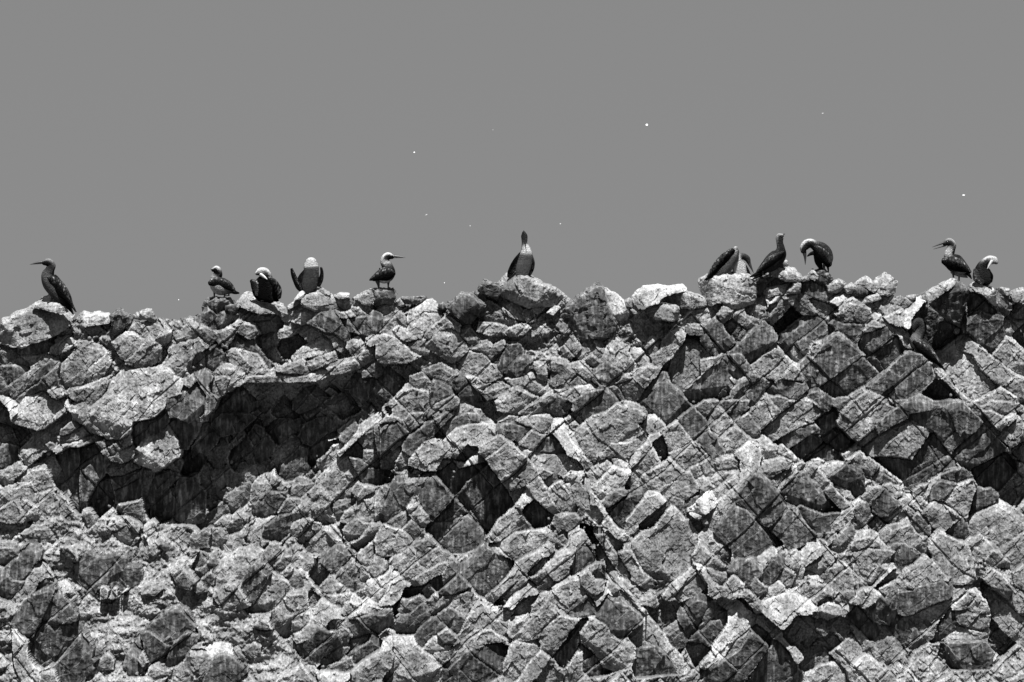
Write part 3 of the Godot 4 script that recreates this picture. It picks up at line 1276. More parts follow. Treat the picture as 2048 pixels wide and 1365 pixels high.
	_rock(3, 94, [169, -185, 180, -187, 191, -194, 201, -187, 222, -167, 201, -150, 196, -156, 168, -172])
	_rock(3, 112, [634, -366, 659, -386, 659, -362, 646, -346, 609, -315, 611, -336])
	_rock(3, 183, [43, -374, 35, -389, 51, -400, 62, -380, 87, -353, 61, -348, 38, -365])
	_rock(3, 168, [-73, -388, -61, -383, -50, -367, -26, -366, -20, -354, -30, -339, -42, -329, -51, -342, -69, -375])
	_rock(3, 31, [-65, -36, -56, -41, -37, -53, -16, -44, -17, -37, -39, -15, -55, -13, -69, -32])
	_rock(2, 129, [341, -245, 357, -259, 366, -256, 383, -243, 361, -217, 353, -215, 332, -241])
	_rock(3, 200, [-195, -436, -179, -422, -153, -415, -149, -400, -153, -385, -185, -403, -203, -422])
	_rock(3, 133, [515, -362, 524, -377, 538, -377, 541, -361, 555, -341, 559, -330, 539, -336, 524, -343, 505, -352])
	_rock(3, 187, [-5, -418, 5, -428, 16, -417, 26, -404, 39, -387, 21, -382, 8, -381, -9, -408])
	_rock(4, 63, [-117, -158, -99, -166, -88, -150, -76, -144, -87, -139, -91, -129, -114, -130, -133, -152])
	_rock(3, 51, [-280, -229, -262, -227, -244, -235, -230, -227, -242, -216, -239, -200, -247, -190, -262, -204, -283, -221])
	_rock(1, 176, [161, -418, 207, -415, 199, -402, 183, -385, 163, -387, 156, -401])
	_rock(3, 95, [200, -204, 206, -197, 222, -205, 238, -196, 241, -187, 234, -177, 229, -166, 218, -169, 191, -193])
	_rock(2, 54, [-133, -152, -127, -147, -106, -120, -88, -106, -76, -92, -87, -92, -118, -112, -135, -123, -142, -142])
	_rock(4, 144, [-258, -379, -241, -367, -231, -356, -213, -353, -223, -344, -234, -334, -243, -330, -271, -378])
	_rock(1, 151, [-254, -405, -233, -396, -218, -383, -223, -369, -235, -370, -247, -365, -267, -393])
	_rock(3, 169, [56, -335, 71, -337, 87, -325, 92, -312, 89, -298, 72, -299, 57, -314, 45, -330])
	_rock(4, 98, [-378, -306, -362, -312, -352, -304, -336, -290, -326, -278, -339, -273, -354, -274, -362, -282, -383, -296])
	_rock(2, 51, [83, -84, 100, -88, 121, -90, 137, -78, 137, -74, 118, -61, 97, -65, 77, -78])
	_rock(1, 15, [459, -24, 477, -40, 485, -36, 507, -17, 501, 8, 479, -9, 462, -20])
	_rock(1, 46, [-171, -152, -155, -139, -140, -128, -133, -118, -147, -103, -171, -109])
	_rock(2, 21, [255, -13, 264, -20, 278, -13, 288, -2, 273, 17, 264, 29, 246, 0])
	_rock(1, 43, [515, -195, 526, -188, 539, -181, 554, -168, 578, -164, 566, -147, 508, -179])
	_rock(1, 69, [420, -185, 430, -188, 442, -202, 454, -195, 451, -171, 430, -158, 407, -176])
	_rock(1, 26, [-434, -126, -421, -141, -409, -118, -412, -92, -426, -92, -445, -106])
	_rock(3, 196, [-393, -436, -387, -423, -378, -399, -391, -389, -407, -390, -407, -436])
	_rock(4, 31, [-632, -159, -611, -141, -591, -134, -586, -116, -570, -102, -573, -97, -590, -109, -614, -125, -638, -149])
	_rock(3, 75, [209, -153, 222, -166, 239, -157, 256, -148, 232, -129, 202, -144])
	_rock(3, 132, [-290, -372, -282, -357, -270, -344, -259, -333, -268, -322, -285, -323, -296, -341, -301, -359])
	_rock(3, 105, [480, -259, 493, -257, 505, -259, 521, -266, 537, -275, 539, -270, 519, -247, 511, -235, 498, -238, 488, -243, 475, -253])
	_rock(3, 74, [541, -228, 559, -244, 580, -227, 564, -213, 544, -204, 528, -222])
	_rock(3, 69, [564, -211, 584, -227, 593, -206, 595, -193, 590, -180, 571, -188, 557, -204])
	_rock(1, 186, [-468, -386, -457, -408, -441, -399, -428, -381, -433, -372, -442, -379, -460, -366, -469, -370])
	_rock(2, 130, [-335, -334, -330, -334, -320, -316, -310, -292, -315, -284, -322, -279, -335, -287, -339, -306])
	_rock(4, 151, [-26, -328, -7, -316, 21, -292, 39, -274, 52, -262, 19, -274, -20, -316, -32, -325])
	_rock(3, 179, [7, -381, 18, -381, 38, -364, 64, -349, 56, -335, 47, -331, 38, -344, 19, -362])
	_rock(2, 64, [-163, -232, -154, -222, -138, -214, -130, -197, -139, -181, -147, -182, -170, -221])
	_rock(2, 64, [222, -114, 234, -129, 240, -120, 256, -113, 249, -100, 234, -84, 213, -100])
	_rock(4, 166, [386, -438, 425, -438, 417, -420, 410, -408, 389, -412, 379, -425])
	_rock(1, 98, [127, -226, 138, -237, 145, -233, 168, -199, 168, -192, 145, -201, 122, -216])
	_rock(4, 97, [112, -202, 130, -190, 143, -182, 153, -169, 130, -161, 102, -188])
	_rock(3, 88, [-170, -269, -144, -269, -132, -260, -130, -249, -143, -242, -162, -237, -170, -257])
	_rock(3, 70, [201, -137, 204, -147, 216, -139, 233, -128, 213, -102, 193, -118])
	_rock(3, 111, [150, -240, 165, -228, 196, -205, 188, -195, 170, -199, 145, -230])
	_rock(2, 200, [-491, -411, -484, -423, -464, -422, -459, -408, -472, -400, -466, -386, -472, -372, -487, -396])
	_rock(2, 20, [454, -11, 462, -18, 477, -8, 495, 9, 487, 19, 457, 10, 451, -2])
	_rock(4, 213, [-623, -410, -610, -433, -598, -435, -595, -423, -609, -403, -616, -384, -628, -367])
	_rock(2, 31, [341, -73, 369, -76, 380, -63, 377, -54, 348, -48, 344, -61, 338, -56, 330, -63])
	_rock(4, 29, [129, -28, 141, -37, 148, -39, 161, -30, 149, -10, 131, 1, 121, -23])
	_rock(3, 122, [-316, -340, -298, -332, -283, -316, -285, -309, -294, -304, -317, -319, -334, -341])
	_rock(2, 162, [222, -373, 241, -359, 250, -332, 236, -328, 223, -336, 218, -348])
	_rock(3, 97, [46, -197, 58, -216, 72, -218, 83, -213, 68, -186, 59, -179, 45, -191])
	_rock(2, 132, [-639, -304, -623, -306, -614, -292, -609, -270, -616, -264, -634, -279, -642, -288])
	_rock(3, 141, [412, -308, 421, -319, 440, -311, 434, -295, 426, -284, 416, -286, 404, -290, 397, -301])
	_rock(3, 26, [-434, -28, -420, -36, -415, -30, -411, -18, -394, -9, -406, 3, -420, -3, -438, -13])
	_rock(3, 45, [-15, -86, 3, -93, 16, -86, 31, -72, 6, -61, -17, -79])
	_rock(3, 99, [-124, -280, -110, -292, -93, -290, -83, -281, -94, -264, -119, -264])
	_rock(3, 153, [-366, -341, -354, -342, -335, -337, -354, -311, -362, -308, -378, -325])
	_rock(1, 10, [-549, -208, -536, -221, -517, -203, -522, -175, -536, -182])
	_rock(1, 40, [-491, -123, -485, -131, -470, -118, -462, -118, -444, -105, -447, -92, -462, -101, -492, -105])
	_rock(2, 168, [293, -306, 303, -315, 320, -295, 312, -283, 302, -275, 280, -292])
	_rock(1, 178, [-597, -354, -586, -359, -562, -357, -559, -348, -581, -322, -585, -323])
	_rock(2, 31, [349, -131, 358, -140, 400, -114, 394, -108, 385, -107, 361, -117, 338, -131])
	_rock(3, 78, [645, -290, 662, -274, 662, -244, 640, -258, 631, -272])
	_rock(3, 40, [311, -99, 322, -113, 345, -95, 347, -90, 330, -72, 309, -92])
	_rock(3, 156, [53, -305, 69, -295, 78, -281, 82, -265, 57, -273, 40, -289])
	_rock(3, 106, [-136, -306, -127, -303, -108, -293, -118, -289, -127, -265, -150, -285])
	_rock(4, 14, [-129, 8, -115, 10, -107, 19, -88, 31, -92, 35, -112, 38, -128, 36, -133, 18])
	_rock(1, 146, [438, -363, 456, -380, 469, -376, 459, -358, 446, -343, 439, -336, 426, -349])
	_rock(2, 15, [-217, 20, -193, 15, -170, 10, -169, 28, -182, 34, -202, 32, -220, 28])
	_rock(1, 37, [-175, -142, -170, -154, -158, -143, -153, -131, -158, -106, -179, -116])
	_rock(3, 45, [646, -135, 665, -127, 665, -101, 657, -97, 639, -114, 630, -127])
	_rock(3, 103, [28, -201, 46, -217, 58, -218, 57, -213, 34, -172, 18, -185])
	_rock(4, 202, [31, -427, 49, -401, 36, -392, 18, -410, 5, -436])
	_rock(2, 38, [-625, -62, -611, -59, -601, -63, -589, -51, -590, -36, -597, -25, -608, -33, -624, -56])
	_rock(2, 190, [-416, -405, -407, -386, -398, -372, -412, -367, -428, -382, -435, -410])
	_rock(4, 155, [412, -404, 428, -411, 439, -398, 443, -388, 433, -372, 421, -383, 404, -398])
	_rock(2, 38, [-86, -124, -75, -114, -61, -110, -50, -105, -35, -102, -44, -92, -61, -92, -83, -104, -95, -122])
	_rock(1, 169, [58, -413, 68, -413, 87, -382, 87, -361, 71, -381, 50, -402])
	_rock(1, 24, [-328, -220, -320, -228, -306, -223, -294, -204, -292, -195, -315, -196, -329, -213])
	_rock(3, 27, [-434, -41, -424, -40, -417, -21, -412, -3, -418, 3, -427, -4, -445, -31])
	_rock(1, -1, [-390, -107, -376, -116, -366, -113, -341, -93, -394, -93])
	_rock(2, 25, [-202, -169, -194, -185, -174, -179, -161, -176, -199, -152, -212, -150])
	_rock(2, 93, [374, -224, 384, -240, 409, -236, 423, -220, 419, -219, 400, -222, 372, -211])
	_rock(3, 150, [-70, -346, -60, -353, -49, -335, -42, -328, -51, -316, -75, -325, -79, -337])
	_rock(4, 114, [257, -238, 272, -213, 291, -189, 312, -167, 311, -161, 266, -203, 251, -229])
	_rock(1, 19, [-510, -210, -484, -205, -479, -192, -482, -177, -516, -194])
	_rock(2, 13, [-260, 22, -237, 13, -217, 2, -220, 22, -232, 31, -247, 38, -253, 36, -262, 26])
	_rock(3, 55, [278, -145, 292, -137, 308, -126, 287, -109, 267, -127])
	_rock(3, 75, [123, -149, 141, -148, 156, -139, 170, -129, 170, -120, 151, -130, 128, -131, 109, -152])
	_rock(1, 1, [-460, -229, -434, -221, -439, -190, -470, -216])
	_rock(1, 3, [-474, -203, -470, -215, -457, -199, -439, -176, -444, -167, -465, -175])
	_rock(0, 163, [454, -349, 467, -358, 483, -353, 485, -342, 477, -332, 467, -323, 450, -338])
	_rock(3, 40, [-621, -183, -613, -194, -594, -189, -604, -164, -623, -167, -639, -179])
	_rock(1, 142, [76, -300, 89, -291, 108, -269, 106, -260, 85, -263, 74, -285])
	_rock(1, 176, [88, -420, 117, -415, 105, -397, 88, -384, 81, -407])
	_rock(3, 53, [-217, -227, -200, -227, -191, -234, -181, -232, -178, -212, -182, -204, -191, -203, -200, -213, -217, -220])
	_rock(3, 148, [468, -396, 476, -409, 494, -396, 486, -381, 471, -365, 463, -386])
	_rock(3, 36, [-483, -10, -495, -22, -495, -28, -484, -32, -468, -26, -461, -22, -460, -9, -470, 3, -475, -1])
	_rock(0, 81, [15, -222, 29, -242, 39, -235, 47, -221, 29, -203, 13, -217])
	_rock(3, 144, [142, -282, 154, -301, 171, -314, 176, -310, 149, -265, 136, -269])
	_rock(3, 31, [-503, -19, -495, -22, -483, -9, -476, 0, -492, 13, -513, -3])
	_rock(2, 138, [496, -379, 511, -386, 524, -379, 515, -365, 504, -354, 493, -355, 487, -365])
	_rock(2, 63, [34, -143, 54, -144, 71, -145, 59, -126, 40, -122, 22, -138])
	_rock(3, 124, [617, -317, 635, -330, 640, -317, 627, -299, 612, -290, 603, -304])
	_rock(1, -24, [-427, -157, -423, -173, -407, -170, -407, -123, -430, -154])
	_rock(5, 73, [59, -127, 72, -147, 88, -149, 88, -141, 58, -102, 51, -107])
	_rock(1, -21, [-266, -157, -253, -150, -239, -147, -224, -132, -228, -124, -239, -125, -253, -132, -264, -141])
	_rock(3, 47, [255, -113, 266, -121, 284, -103, 268, -83, 251, -100])
	_rock(2, 52, [-13, -121, -4, -126, 11, -128, 25, -112, -1, -105, -12, -106, -21, -116])
	_rock(2, 163, [249, -387, 274, -360, 270, -352, 254, -355, 233, -379])
	_rock(2, 125, [489, -280, 494, -288, 512, -283, 519, -272, 503, -258, 489, -258, 485, -272])
	_rock(2, 70, [241, -130, 248, -137, 257, -153, 276, -142, 253, -115, 237, -126])
	_rock(2, 40, [109, -51, 126, -55, 139, -49, 145, -40, 122, -27, 105, -42])
	_rock(3, 29, [-239, -40, -225, -39, -199, -31, -177, -23, -177, -5, -193, -13, -199, -23, -216, -27, -242, -35])
	_rock(2, 159, [317, -313, 332, -304, 346, -287, 331, -275, 309, -300])
	_rock(3, 118, [-126, -314, -116, -313, -98, -302, -77, -291, -81, -282, -88, -282, -111, -294, -127, -305])
	_rock(2, 8, [-405, 28, -386, 20, -377, 16, -368, 23, -363, 33, -376, 40, -393, 41, -401, 36])
	_rock(3, 93, [78, -202, 88, -215, 103, -197, 92, -179, 74, -177])
	_rock(3, 87, [599, -275, 606, -282, 622, -268, 614, -259, 601, -246, 586, -261])
	_rock(2, 27, [-16, -37, -8, -39, -5, -32, 13, -13, 7, -3, -8, -3, -17, -27])
	_rock(3, 76, [169, -170, 191, -157, 187, -144, 182, -136, 171, -151, 156, -165, 149, -184])
	_rock(3, 31, [187, -31, 202, -19, 220, -3, 222, 5, 213, 14, 184, -21, 185, -31])
	_rock(3, 31, [614, -83, 645, -79, 655, -73, 634, -60, 619, -69, 597, -78])
	_rock(1, -31, [-340, -147, -331, -152, -317, -142, -320, -125, -333, -118, -348, -138])
	_rock(3, 10, [-37, 28, -20, 24, -2, 19, 16, 24, 1, 29, -17, 38, -30, 47, -38, 42])
	_rock(4, 137, [-623, -325, -610, -317, -603, -308, -593, -302, -602, -288, -610, -288, -633, -326])
	_rock(1, 37, [-69, -68, -61, -78, -45, -83, -42, -79, -51, -59, -63, -46, -75, -50])
	_rock(4, 197, [432, -425, 458, -426, 469, -413, 454, -401, 432, -409])
	_rock(3, 135, [426, -306, 436, -313, 454, -310, 436, -295, 428, -287, 414, -288, 400, -296])
	_rock(1, 9, [374, -153, 401, -133, 401, -126, 389, -120, 361, -140])
	_rock(1, -20, [-295, -181, -281, -170, -269, -160, -266, -139, -275, -136, -277, -148, -290, -157, -304, -174])
	_rock(2, 175, [73, -351, 86, -351, 108, -346, 105, -332, 94, -321, 73, -343])
	_rock(1, 55, [-94, -243, -73, -228, -57, -221, -72, -205, -99, -231])
	_rock(4, 130, [577, -381, 600, -381, 603, -371, 587, -368, 566, -362, 554, -382])
	_rock(3, 62, [-609, -224, -588, -221, -583, -206, -593, -192, -609, -197, -610, -214])
	_rock(1, 0, [412, -132, 431, -146, 445, -133, 422, -114, 404, -125])
	_rock(2, 51, [594, -206, 590, -224, 609, -214, 622, -209, 620, -189, 607, -191, 597, -198])
	_rock(2, 65, [539, -208, 555, -204, 566, -194, 571, -184, 552, -179, 541, -188, 535, -206])
	_rock(2, 15, [434, 9, 447, -2, 458, 14, 454, 22, 429, 23, 420, 30, 412, 23])
	_rock(3, 191, [56, -425, 66, -422, 53, -402, 40, -402, 28, -429])
	_rock(2, 158, [-81, -363, -68, -373, -59, -353, -80, -337, -94, -347])
	_rock(1, -10, [-417, -153, -396, -138, -387, -134, -396, -108, -419, -140])
	_rock(1, 9, [-179, -68, -156, -69, -145, -62, -146, -54, -161, -42, -181, -60])
	_rock(2, -8, [375, 67, 382, 61, 399, 54, 412, 50, 413, 57, 407, 71, 395, 77, 376, 75])
	_rock(3, 51, [18, -109, 42, -118, 52, -106, 47, -96, 21, -94, 8, -103])
	_rock(4, 118, [-171, -331, -156, -317, -152, -307, -156, -295, -180, -308, -182, -319])
	_rock(3, 21, [-600, -168, -587, -186, -575, -201, -571, -200, -584, -164, -594, -147, -602, -149])
	_rock(4, 169, [73, -335, 93, -321, 103, -325, 86, -297, 73, -302])
	_rock(2, -14, [-274, -130, -262, -135, -247, -122, -237, -115, -242, -107, -252, -108, -273, -117, -276, -124])
	_rock(2, 30, [282, -37, 293, -46, 305, -40, 307, -29, 298, -16, 280, -16])
	_rock(3, 155, [214, -327, 230, -321, 245, -309, 236, -291, 223, -303, 208, -323])
	_rock(4, 14, [-340, -33, -335, -42, -315, -39, -324, -23, -331, -15, -355, -10])
	_rock(1, 105, [-131, -328, -115, -324, -98, -319, -88, -312, -88, -299, -98, -301, -116, -314, -134, -317])
	_rock(3, 91, [499, -256, 522, -251, 507, -230, 497, -235, 479, -251])
	_rock(3, 165, [161, -387, 169, -388, 187, -391, 182, -375, 168, -358, 154, -375])
	_rock(1, 145, [-186, -370, -174, -367, -159, -356, -160, -348, -180, -347, -199, -353])
	_rock(3, 3, [483, 33, 495, 41, 520, 53, 506, 63, 495, 62, 476, 41])
	_rock(1, 18, [-400, -23, -395, -36, -387, -36, -377, -27, -368, -19, -386, -6, -399, -13])
	_rock(3, 130, [573, -361, 585, -367, 600, -368, 604, -350, 567, -347, 563, -348])
	_rock(2, 160, [-115, -392, -107, -380, -95, -373, -83, -362, -97, -352, -113, -366, -120, -383])
	_rock(3, 155, [381, -318, 387, -333, 404, -323, 391, -306, 378, -296, 369, -321])
	_rock(2, 41, [287, -102, 305, -84, 309, -76, 274, -76, 269, -81])
	_rock(1, -35, [-304, -127, -291, -124, -280, -119, -279, -110, -289, -100, -308, -112, -317, -119])
	_rock(2, 4, [392, -152, 409, -156, 429, -153, 411, -135, 404, -134, 378, -155])
	_rock(2, 148, [-138, -367, -130, -368, -116, -358, -105, -347, -116, -334, -132, -349, -139, -359])
	_rock(3, 41, [633, -95, 654, -89, 646, -78, 618, -76, 608, -87])
	_rock(3, 186, [71, -427, 90, -429, 90, -393, 81, -396, 67, -419])
	_rock(4, 2, [255, 28, 267, 41, 270, 49, 258, 45, 229, 40, 220, 27])
	_rock(4, 74, [295, -157, 308, -163, 313, -149, 318, -134, 305, -130, 290, -142])
	_rock(1, 25, [-666, -164, -661, -165, -640, -154, -652, -132, -663, -133])
	_rock(3, 129, [577, -339, 594, -323, 583, -311, 568, -316, 563, -342])
	_rock(3, 153, [355, -383, 366, -374, 385, -364, 373, -354, 362, -352, 348, -376])
	_rock(1, -31, [-369, -163, -362, -170, -343, -160, -340, -149, -348, -138, -369, -154])
	_rock(2, 96, [-232, -299, -210, -275, -215, -272, -225, -267, -246, -285])
	_rock(2, 8, [-348, -9, -326, -27, -316, -37, -325, -18, -331, -10, -349, 2, -358, 8, -370, -8])
	_rock(3, 74, [-660, -227, -651, -230, -632, -229, -628, -219, -645, -206, -660, -216])
	_rock(1, 138, [-648, -321, -635, -324, -627, -318, -622, -307, -639, -304, -645, -296, -650, -299, -655, -316])
	_rock(1, 168, [73, -409, 87, -384, 86, -371, 98, -353, 86, -354, 73, -372])
	_rock(2, 86, [470, -214, 483, -222, 496, -211, 478, -189, 463, -204])
	_rock(4, 137, [74, -279, 84, -262, 106, -260, 93, -240, 74, -251])
	_rock(1, 44, [-316, -249, -304, -253, -293, -243, -286, -224, -293, -224, -319, -239])
	_rock(4, 40, [72, -74, 80, -77, 98, -65, 112, -63, 100, -55, 80, -59, 59, -68])
	_rock(1, 68, [557, -251, 567, -257, 584, -251, 586, -233, 580, -227, 559, -244])
	_rock(3, 41, [302, -118, 312, -124, 321, -113, 306, -92, 289, -103])
	_rock(2, 130, [556, -375, 566, -368, 566, -348, 561, -344, 544, -362, 540, -377])
	_rock(1, 28, [391, -89, 409, -89, 413, -82, 396, -63, 379, -69])
	_rock(5, 121, [-152, -327, -143, -314, -133, -313, -147, -295, -152, -297, -168, -338])
	_rock(1, 24, [-658, -44, -653, -58, -635, -44, -626, -36, -643, -30, -661, -32])
	_rock(3, 24, [-108, 2, -94, 13, -79, 17, -69, 13, -70, 19, -88, 32, -114, 10])
	_rock(3, 60, [-260, -266, -245, -266, -226, -256, -233, -245, -243, -242, -262, -260])
	_rock(1, 22, [-516, -192, -499, -186, -481, -176, -480, -164, -505, -174, -521, -177])
	_rock(3, 180, [-167, -418, -157, -414, -142, -400, -155, -385, -167, -394])
	_rock(4, 168, [451, -339, 462, -332, 469, -322, 460, -315, 447, -317, 431, -332])
	_rock(1, 138, [-204, -412, -194, -407, -169, -390, -179, -381, -209, -400])
	_rock(1, 9, [397, -110, 403, -121, 420, -108, 424, -99, 420, -89, 393, -103])
	_rock(2, 44, [47, -93, 59, -95, 71, -75, 56, -68, 39, -84])
	_rock(1, 50, [555, -178, 575, -182, 592, -175, 584, -164, 569, -165, 552, -173, 538, -178])
	_rock(4, 111, [-241, -323, -222, -325, -212, -318, -234, -299, -246, -314])
	_rock(3, 29, [-375, -44, -365, -62, -347, -47, -359, -36, -375, -33, -385, -41])
	_rock(2, 32, [-1, -33, -3, -44, 1, -50, 16, -44, 26, -33, 16, -22, 6, -23])
	_rock(2, 52, [476, -118, 501, -102, 501, -83, 471, -104])
	_rock(2, 150, [-85, -324, -72, -322, -52, -313, -68, -296, -90, -322])
	_rock(2, -2, [599, 50, 604, 41, 622, 32, 630, 39, 614, 55, 604, 62, 596, 64])
	_rock(4, 159, [402, -350, 425, -348, 433, -337, 402, -333, 387, -344])
	_rock(2, 43, [-104, -86, -97, -76, -77, -69, -71, -70, -102, -51, -107, -61])
	_rock(2, 3, [-198, -75, -183, -59, -181, -48, -196, -44, -209, -62])
	_rock(4, 4, [486, 32, 504, 43, 508, 58, 500, 62, 476, 43])
	_rock(3, 135, [118, -262, 124, -276, 145, -302, 152, -299, 141, -282, 120, -250])
	_rock(2, 21, [-634, -17, -621, -17, -601, -13, -594, -3, -610, 0, -629, -5, -641, -15])
	_rock(2, 147, [-98, -348, -79, -337, -54, -315, -59, -319, -88, -324, -104, -346])
	_rock(3, 48, [26, -95, 39, -86, 59, -73, 52, -66, 8, -92])
	_rock(4, 147, [147, -316, 165, -331, 183, -336, 179, -322, 162, -316, 136, -300])
	_rock(3, 52, [-633, -202, -612, -215, -612, -200, -620, -181, -635, -186])
	_rock(4, 49, [-590, -147, -572, -137, -559, -137, -539, -130, -532, -130, -528, -125, -541, -121, -559, -128, -582, -134, -591, -142])
	_rock(2, 140, [383, -417, 396, -413, 410, -405, 400, -394, 384, -399, 373, -412])
	_rock(5, 158, [0, -340, 7, -329, 29, -322, 29, -312, 21, -306, -11, -338])
	_rock(3, 45, [-564, -69, -546, -78, -533, -64, -531, -56, -555, -59, -569, -63])
	_rock(2, 37, [55, -67, 63, -62, 72, -49, 82, -40, 66, -31, 57, -44])
	_rock(3, 177, [87, -309, 101, -322, 113, -315, 96, -291, 86, -298])
	_rock(4, 175, [307, -354, 334, -377, 361, -403, 363, -401, 336, -372, 313, -351, 293, -331])
	_rock(1, 31, [-521, -174, -504, -174, -483, -164, -491, -156, -523, -164])
	_rock(3, 28, [-553, -49, -557, -58, -535, -42, -525, -27, -528, -18, -549, -36])
	_rock(2, 181, [284, -393, 299, -387, 307, -373, 303, -366, 286, -377, 270, -400])
	_rock(1, 15, [-193, -139, -175, -142, -180, -115, -189, -117, -201, -128])
	_rock(2, 148, [412, -372, 421, -384, 430, -362, 417, -350, 404, -362])
	_rock(2, 47, [-130, -116, -119, -112, -113, -92, -131, -92, -140, -102])
	_rock(3, 119, [648, -349, 658, -348, 658, -327, 641, -318, 639, -335])
	_rock(3, 139, [246, -258, 255, -268, 271, -281, 273, -268, 251, -246, 242, -253])
	_rock(0, 45, [187, -147, 194, -155, 200, -151, 201, -137, 192, -120, 181, -131])
	_rock(0, 82, [-256, -313, -248, -315, -233, -299, -246, -286, -261, -304])
	_rock(4, 110, [89, -182, 102, -202, 134, -249, 140, -249, 112, -208, 93, -178])
	_rock(4, 170, [-97, -395, -81, -394, -77, -386, -87, -385, -92, -377, -100, -374, -113, -392])
	_rock(2, 83, [408, -199, 425, -217, 435, -211, 410, -183, 403, -191])
	_rock(4, 1, [-264, -14, -241, -9, -237, 0, -245, 5, -279, -13, -281, -19])
	_rock(2, 13, [-164, 10, -147, 20, -138, 19, -148, 33, -166, 28, -173, 10])
	_rock(2, 45, [243, -94, 251, -98, 268, -81, 267, -77, 249, -76, 236, -85])
	_rock(3, 12, [428, 26, 447, 27, 443, 35, 449, 48, 439, 50, 421, 35])
	_rock(4, 19, [-220, -146, -201, -128, -174, -106, -158, -97, -158, -92, -199, -119, -228, -146])
	_rock(3, 153, [440, -379, 466, -407, 470, -397, 438, -365, 432, -362])
	_rock(4, 50, [164, -108, 172, -113, 187, -115, 199, -108, 185, -95, 172, -101])
	_rock(1, 15, [-662, -30, -644, -30, -628, -31, -633, -23, -650, -10, -657, -14])
	_rock(1, 113, [112, -255, 120, -267, 135, -269, 140, -267, 131, -255, 117, -246, 106, -246])
	_rock(3, 17, [-365, -19, -347, -36, -337, -33, -355, -13, -360, -8, -376, -13])
	_rock(3, 71, [-32, -152, -22, -143, -7, -129, -14, -121, -40, -143])
	_rock(3, 33, [362, -51, 376, -52, 374, -37, 365, -28, 348, -49])
	_rock(1, -31, [-298, -18, -281, -10, -268, 1, -279, 8, -285, 1, -304, -8])
	_rock(1, 23, [655, -73, 666, -74, 666, -64, 652, -49, 637, -59])
	_rock(4, 57, [-662, -216, -653, -209, -633, -200, -635, -187, -646, -190, -662, -204])
	_rock(1, 68, [-160, -237, -143, -243, -132, -229, -137, -219, -162, -233])
	_rock(2, 76, [403, -191, 410, -182, 387, -159, 378, -167])
	_rock(3, 36, [-61, -102, -48, -100, -45, -91, -62, -78, -72, -95])
	_rock(1, 104, [615, -287, 634, -286, 641, -285, 617, -267, 605, -281])
	_rock(5, 188, [-233, -436, -207, -429, -202, -422, -212, -424, -222, -418, -240, -421])
	_rock(2, 15, [-379, 2, -370, -9, -360, 5, -359, 17, -365, 19, -382, 11])
	_rock(1, 32, [-126, -65, -107, -64, -104, -50, -111, -45, -127, -49])
	_rock(2, 35, [-387, -68, -376, -65, -364, -49, -372, -44, -382, -49, -392, -56])
	_rock(1, 33, [-107, -45, -97, -49, -81, -53, -75, -44, -92, -33, -110, -40])
	_rock(1, 47, [-504, -222, -481, -225, -482, -206, -508, -211])
	_rock(3, 24, [-42, 15, -30, 10, -12, 10, -4, 18, -21, 24, -40, 22])
	_rock(1, 0, [632, 40, 642, 37, 645, 41, 627, 64, 611, 62])
	_rock(3, 136, [-278, -365, -269, -367, -255, -355, -254, -345, -274, -349, -281, -356])
	_rock(2, 6, [-481, -191, -476, -202, -472, -188, -465, -177, -467, -167, -481, -166])
	_rock(2, 34, [349, -91, 366, -78, 353, -71, 343, -70, 333, -73])
	_rock(1, 41, [146, -69, 162, -72, 164, -55, 157, -50, 139, -56])
	_rock(2, 244, [-591, -433, -567, -433, -575, -415, -582, -408, -592, -424])
	_rock(0, 38, [603, -98, 627, -123, 631, -121, 598, -80, 587, -81])
	_rock(2, 25, [-30, -19, -25, -30, -17, -27, -8, -4, -11, -1, -30, -10])
	_rock(4, 22, [-156, 8, -142, 1, -124, 2, -147, 21, -164, 10])
	_rock(0, 161, [307, -373, 319, -384, 328, -390, 328, -372, 312, -361, 303, -365])
	_rock(3, 48, [617, -101, 629, -114, 639, -104, 631, -95, 620, -89, 608, -90])
	_rock(3, -16, [403, 32, 416, 36, 424, 37, 416, 48, 391, 56])
	_rock(3, 26, [-633, -54, -625, -49, -609, -32, -595, -23, -604, -16, -621, -31, -632, -51])
	_rock(1, 103, [-658, -281, -651, -283, -633, -274, -640, -264, -658, -264])
	_rock(3, 9, [668, -161, 668, -134, 659, -131, 646, -143])
	_rock(2, 60, [24, -138, 40, -121, 25, -115, 8, -135])
	_rock(3, 77, [106, -183, 127, -162, 129, -157, 122, -150, 102, -170])
	_rock(0, -40, [659, 0, 674, -13, 669, 23, 654, 10])
	_rock(1, 19, [-192, -156, -176, -165, -171, -156, -176, -142, -192, -141])
	_rock(2, 97, [-111, -274, -95, -264, -107, -251, -126, -264])
	_rock(1, 44, [567, -145, 581, -127, 574, -115, 558, -131, 546, -119])
	_rock(2, 42, [49, -92, 66, -86, 75, -81, 54, -67, 49, -73])
	_rock(3, 56, [-270, -255, -261, -254, -249, -241, -248, -235, -260, -230, -272, -248])
	_rock(3, 44, [-662, -176, -654, -180, -641, -174, -632, -166, -636, -157, -662, -170])
	_rock(3, -20, [644, 8, 654, 10, 670, 25, 652, 28, 640, 26])
	_rock(2, 43, [-103, -86, -93, -90, -77, -86, -71, -78, -75, -69, -102, -82])
	_rock(4, 21, [-298, -49, -257, -48, -237, -40, -241, -35, -265, -43, -298, -44])
	_rock(3, 76, [331, -173, 353, -164, 360, -155, 344, -153, 324, -168])
	_rock(3, 43, [167, -55, 181, -44, 185, -35, 177, -31, 158, -44, 160, -53])
	_rock(0, -9, [548, -73, 577, -72, 559, -54, 543, -69])
	_rock(3, 147, [236, -282, 248, -284, 255, -274, 239, -261, 228, -273])
	_rock(2, 155, [348, -313, 356, -313, 362, -297, 347, -288, 339, -302])
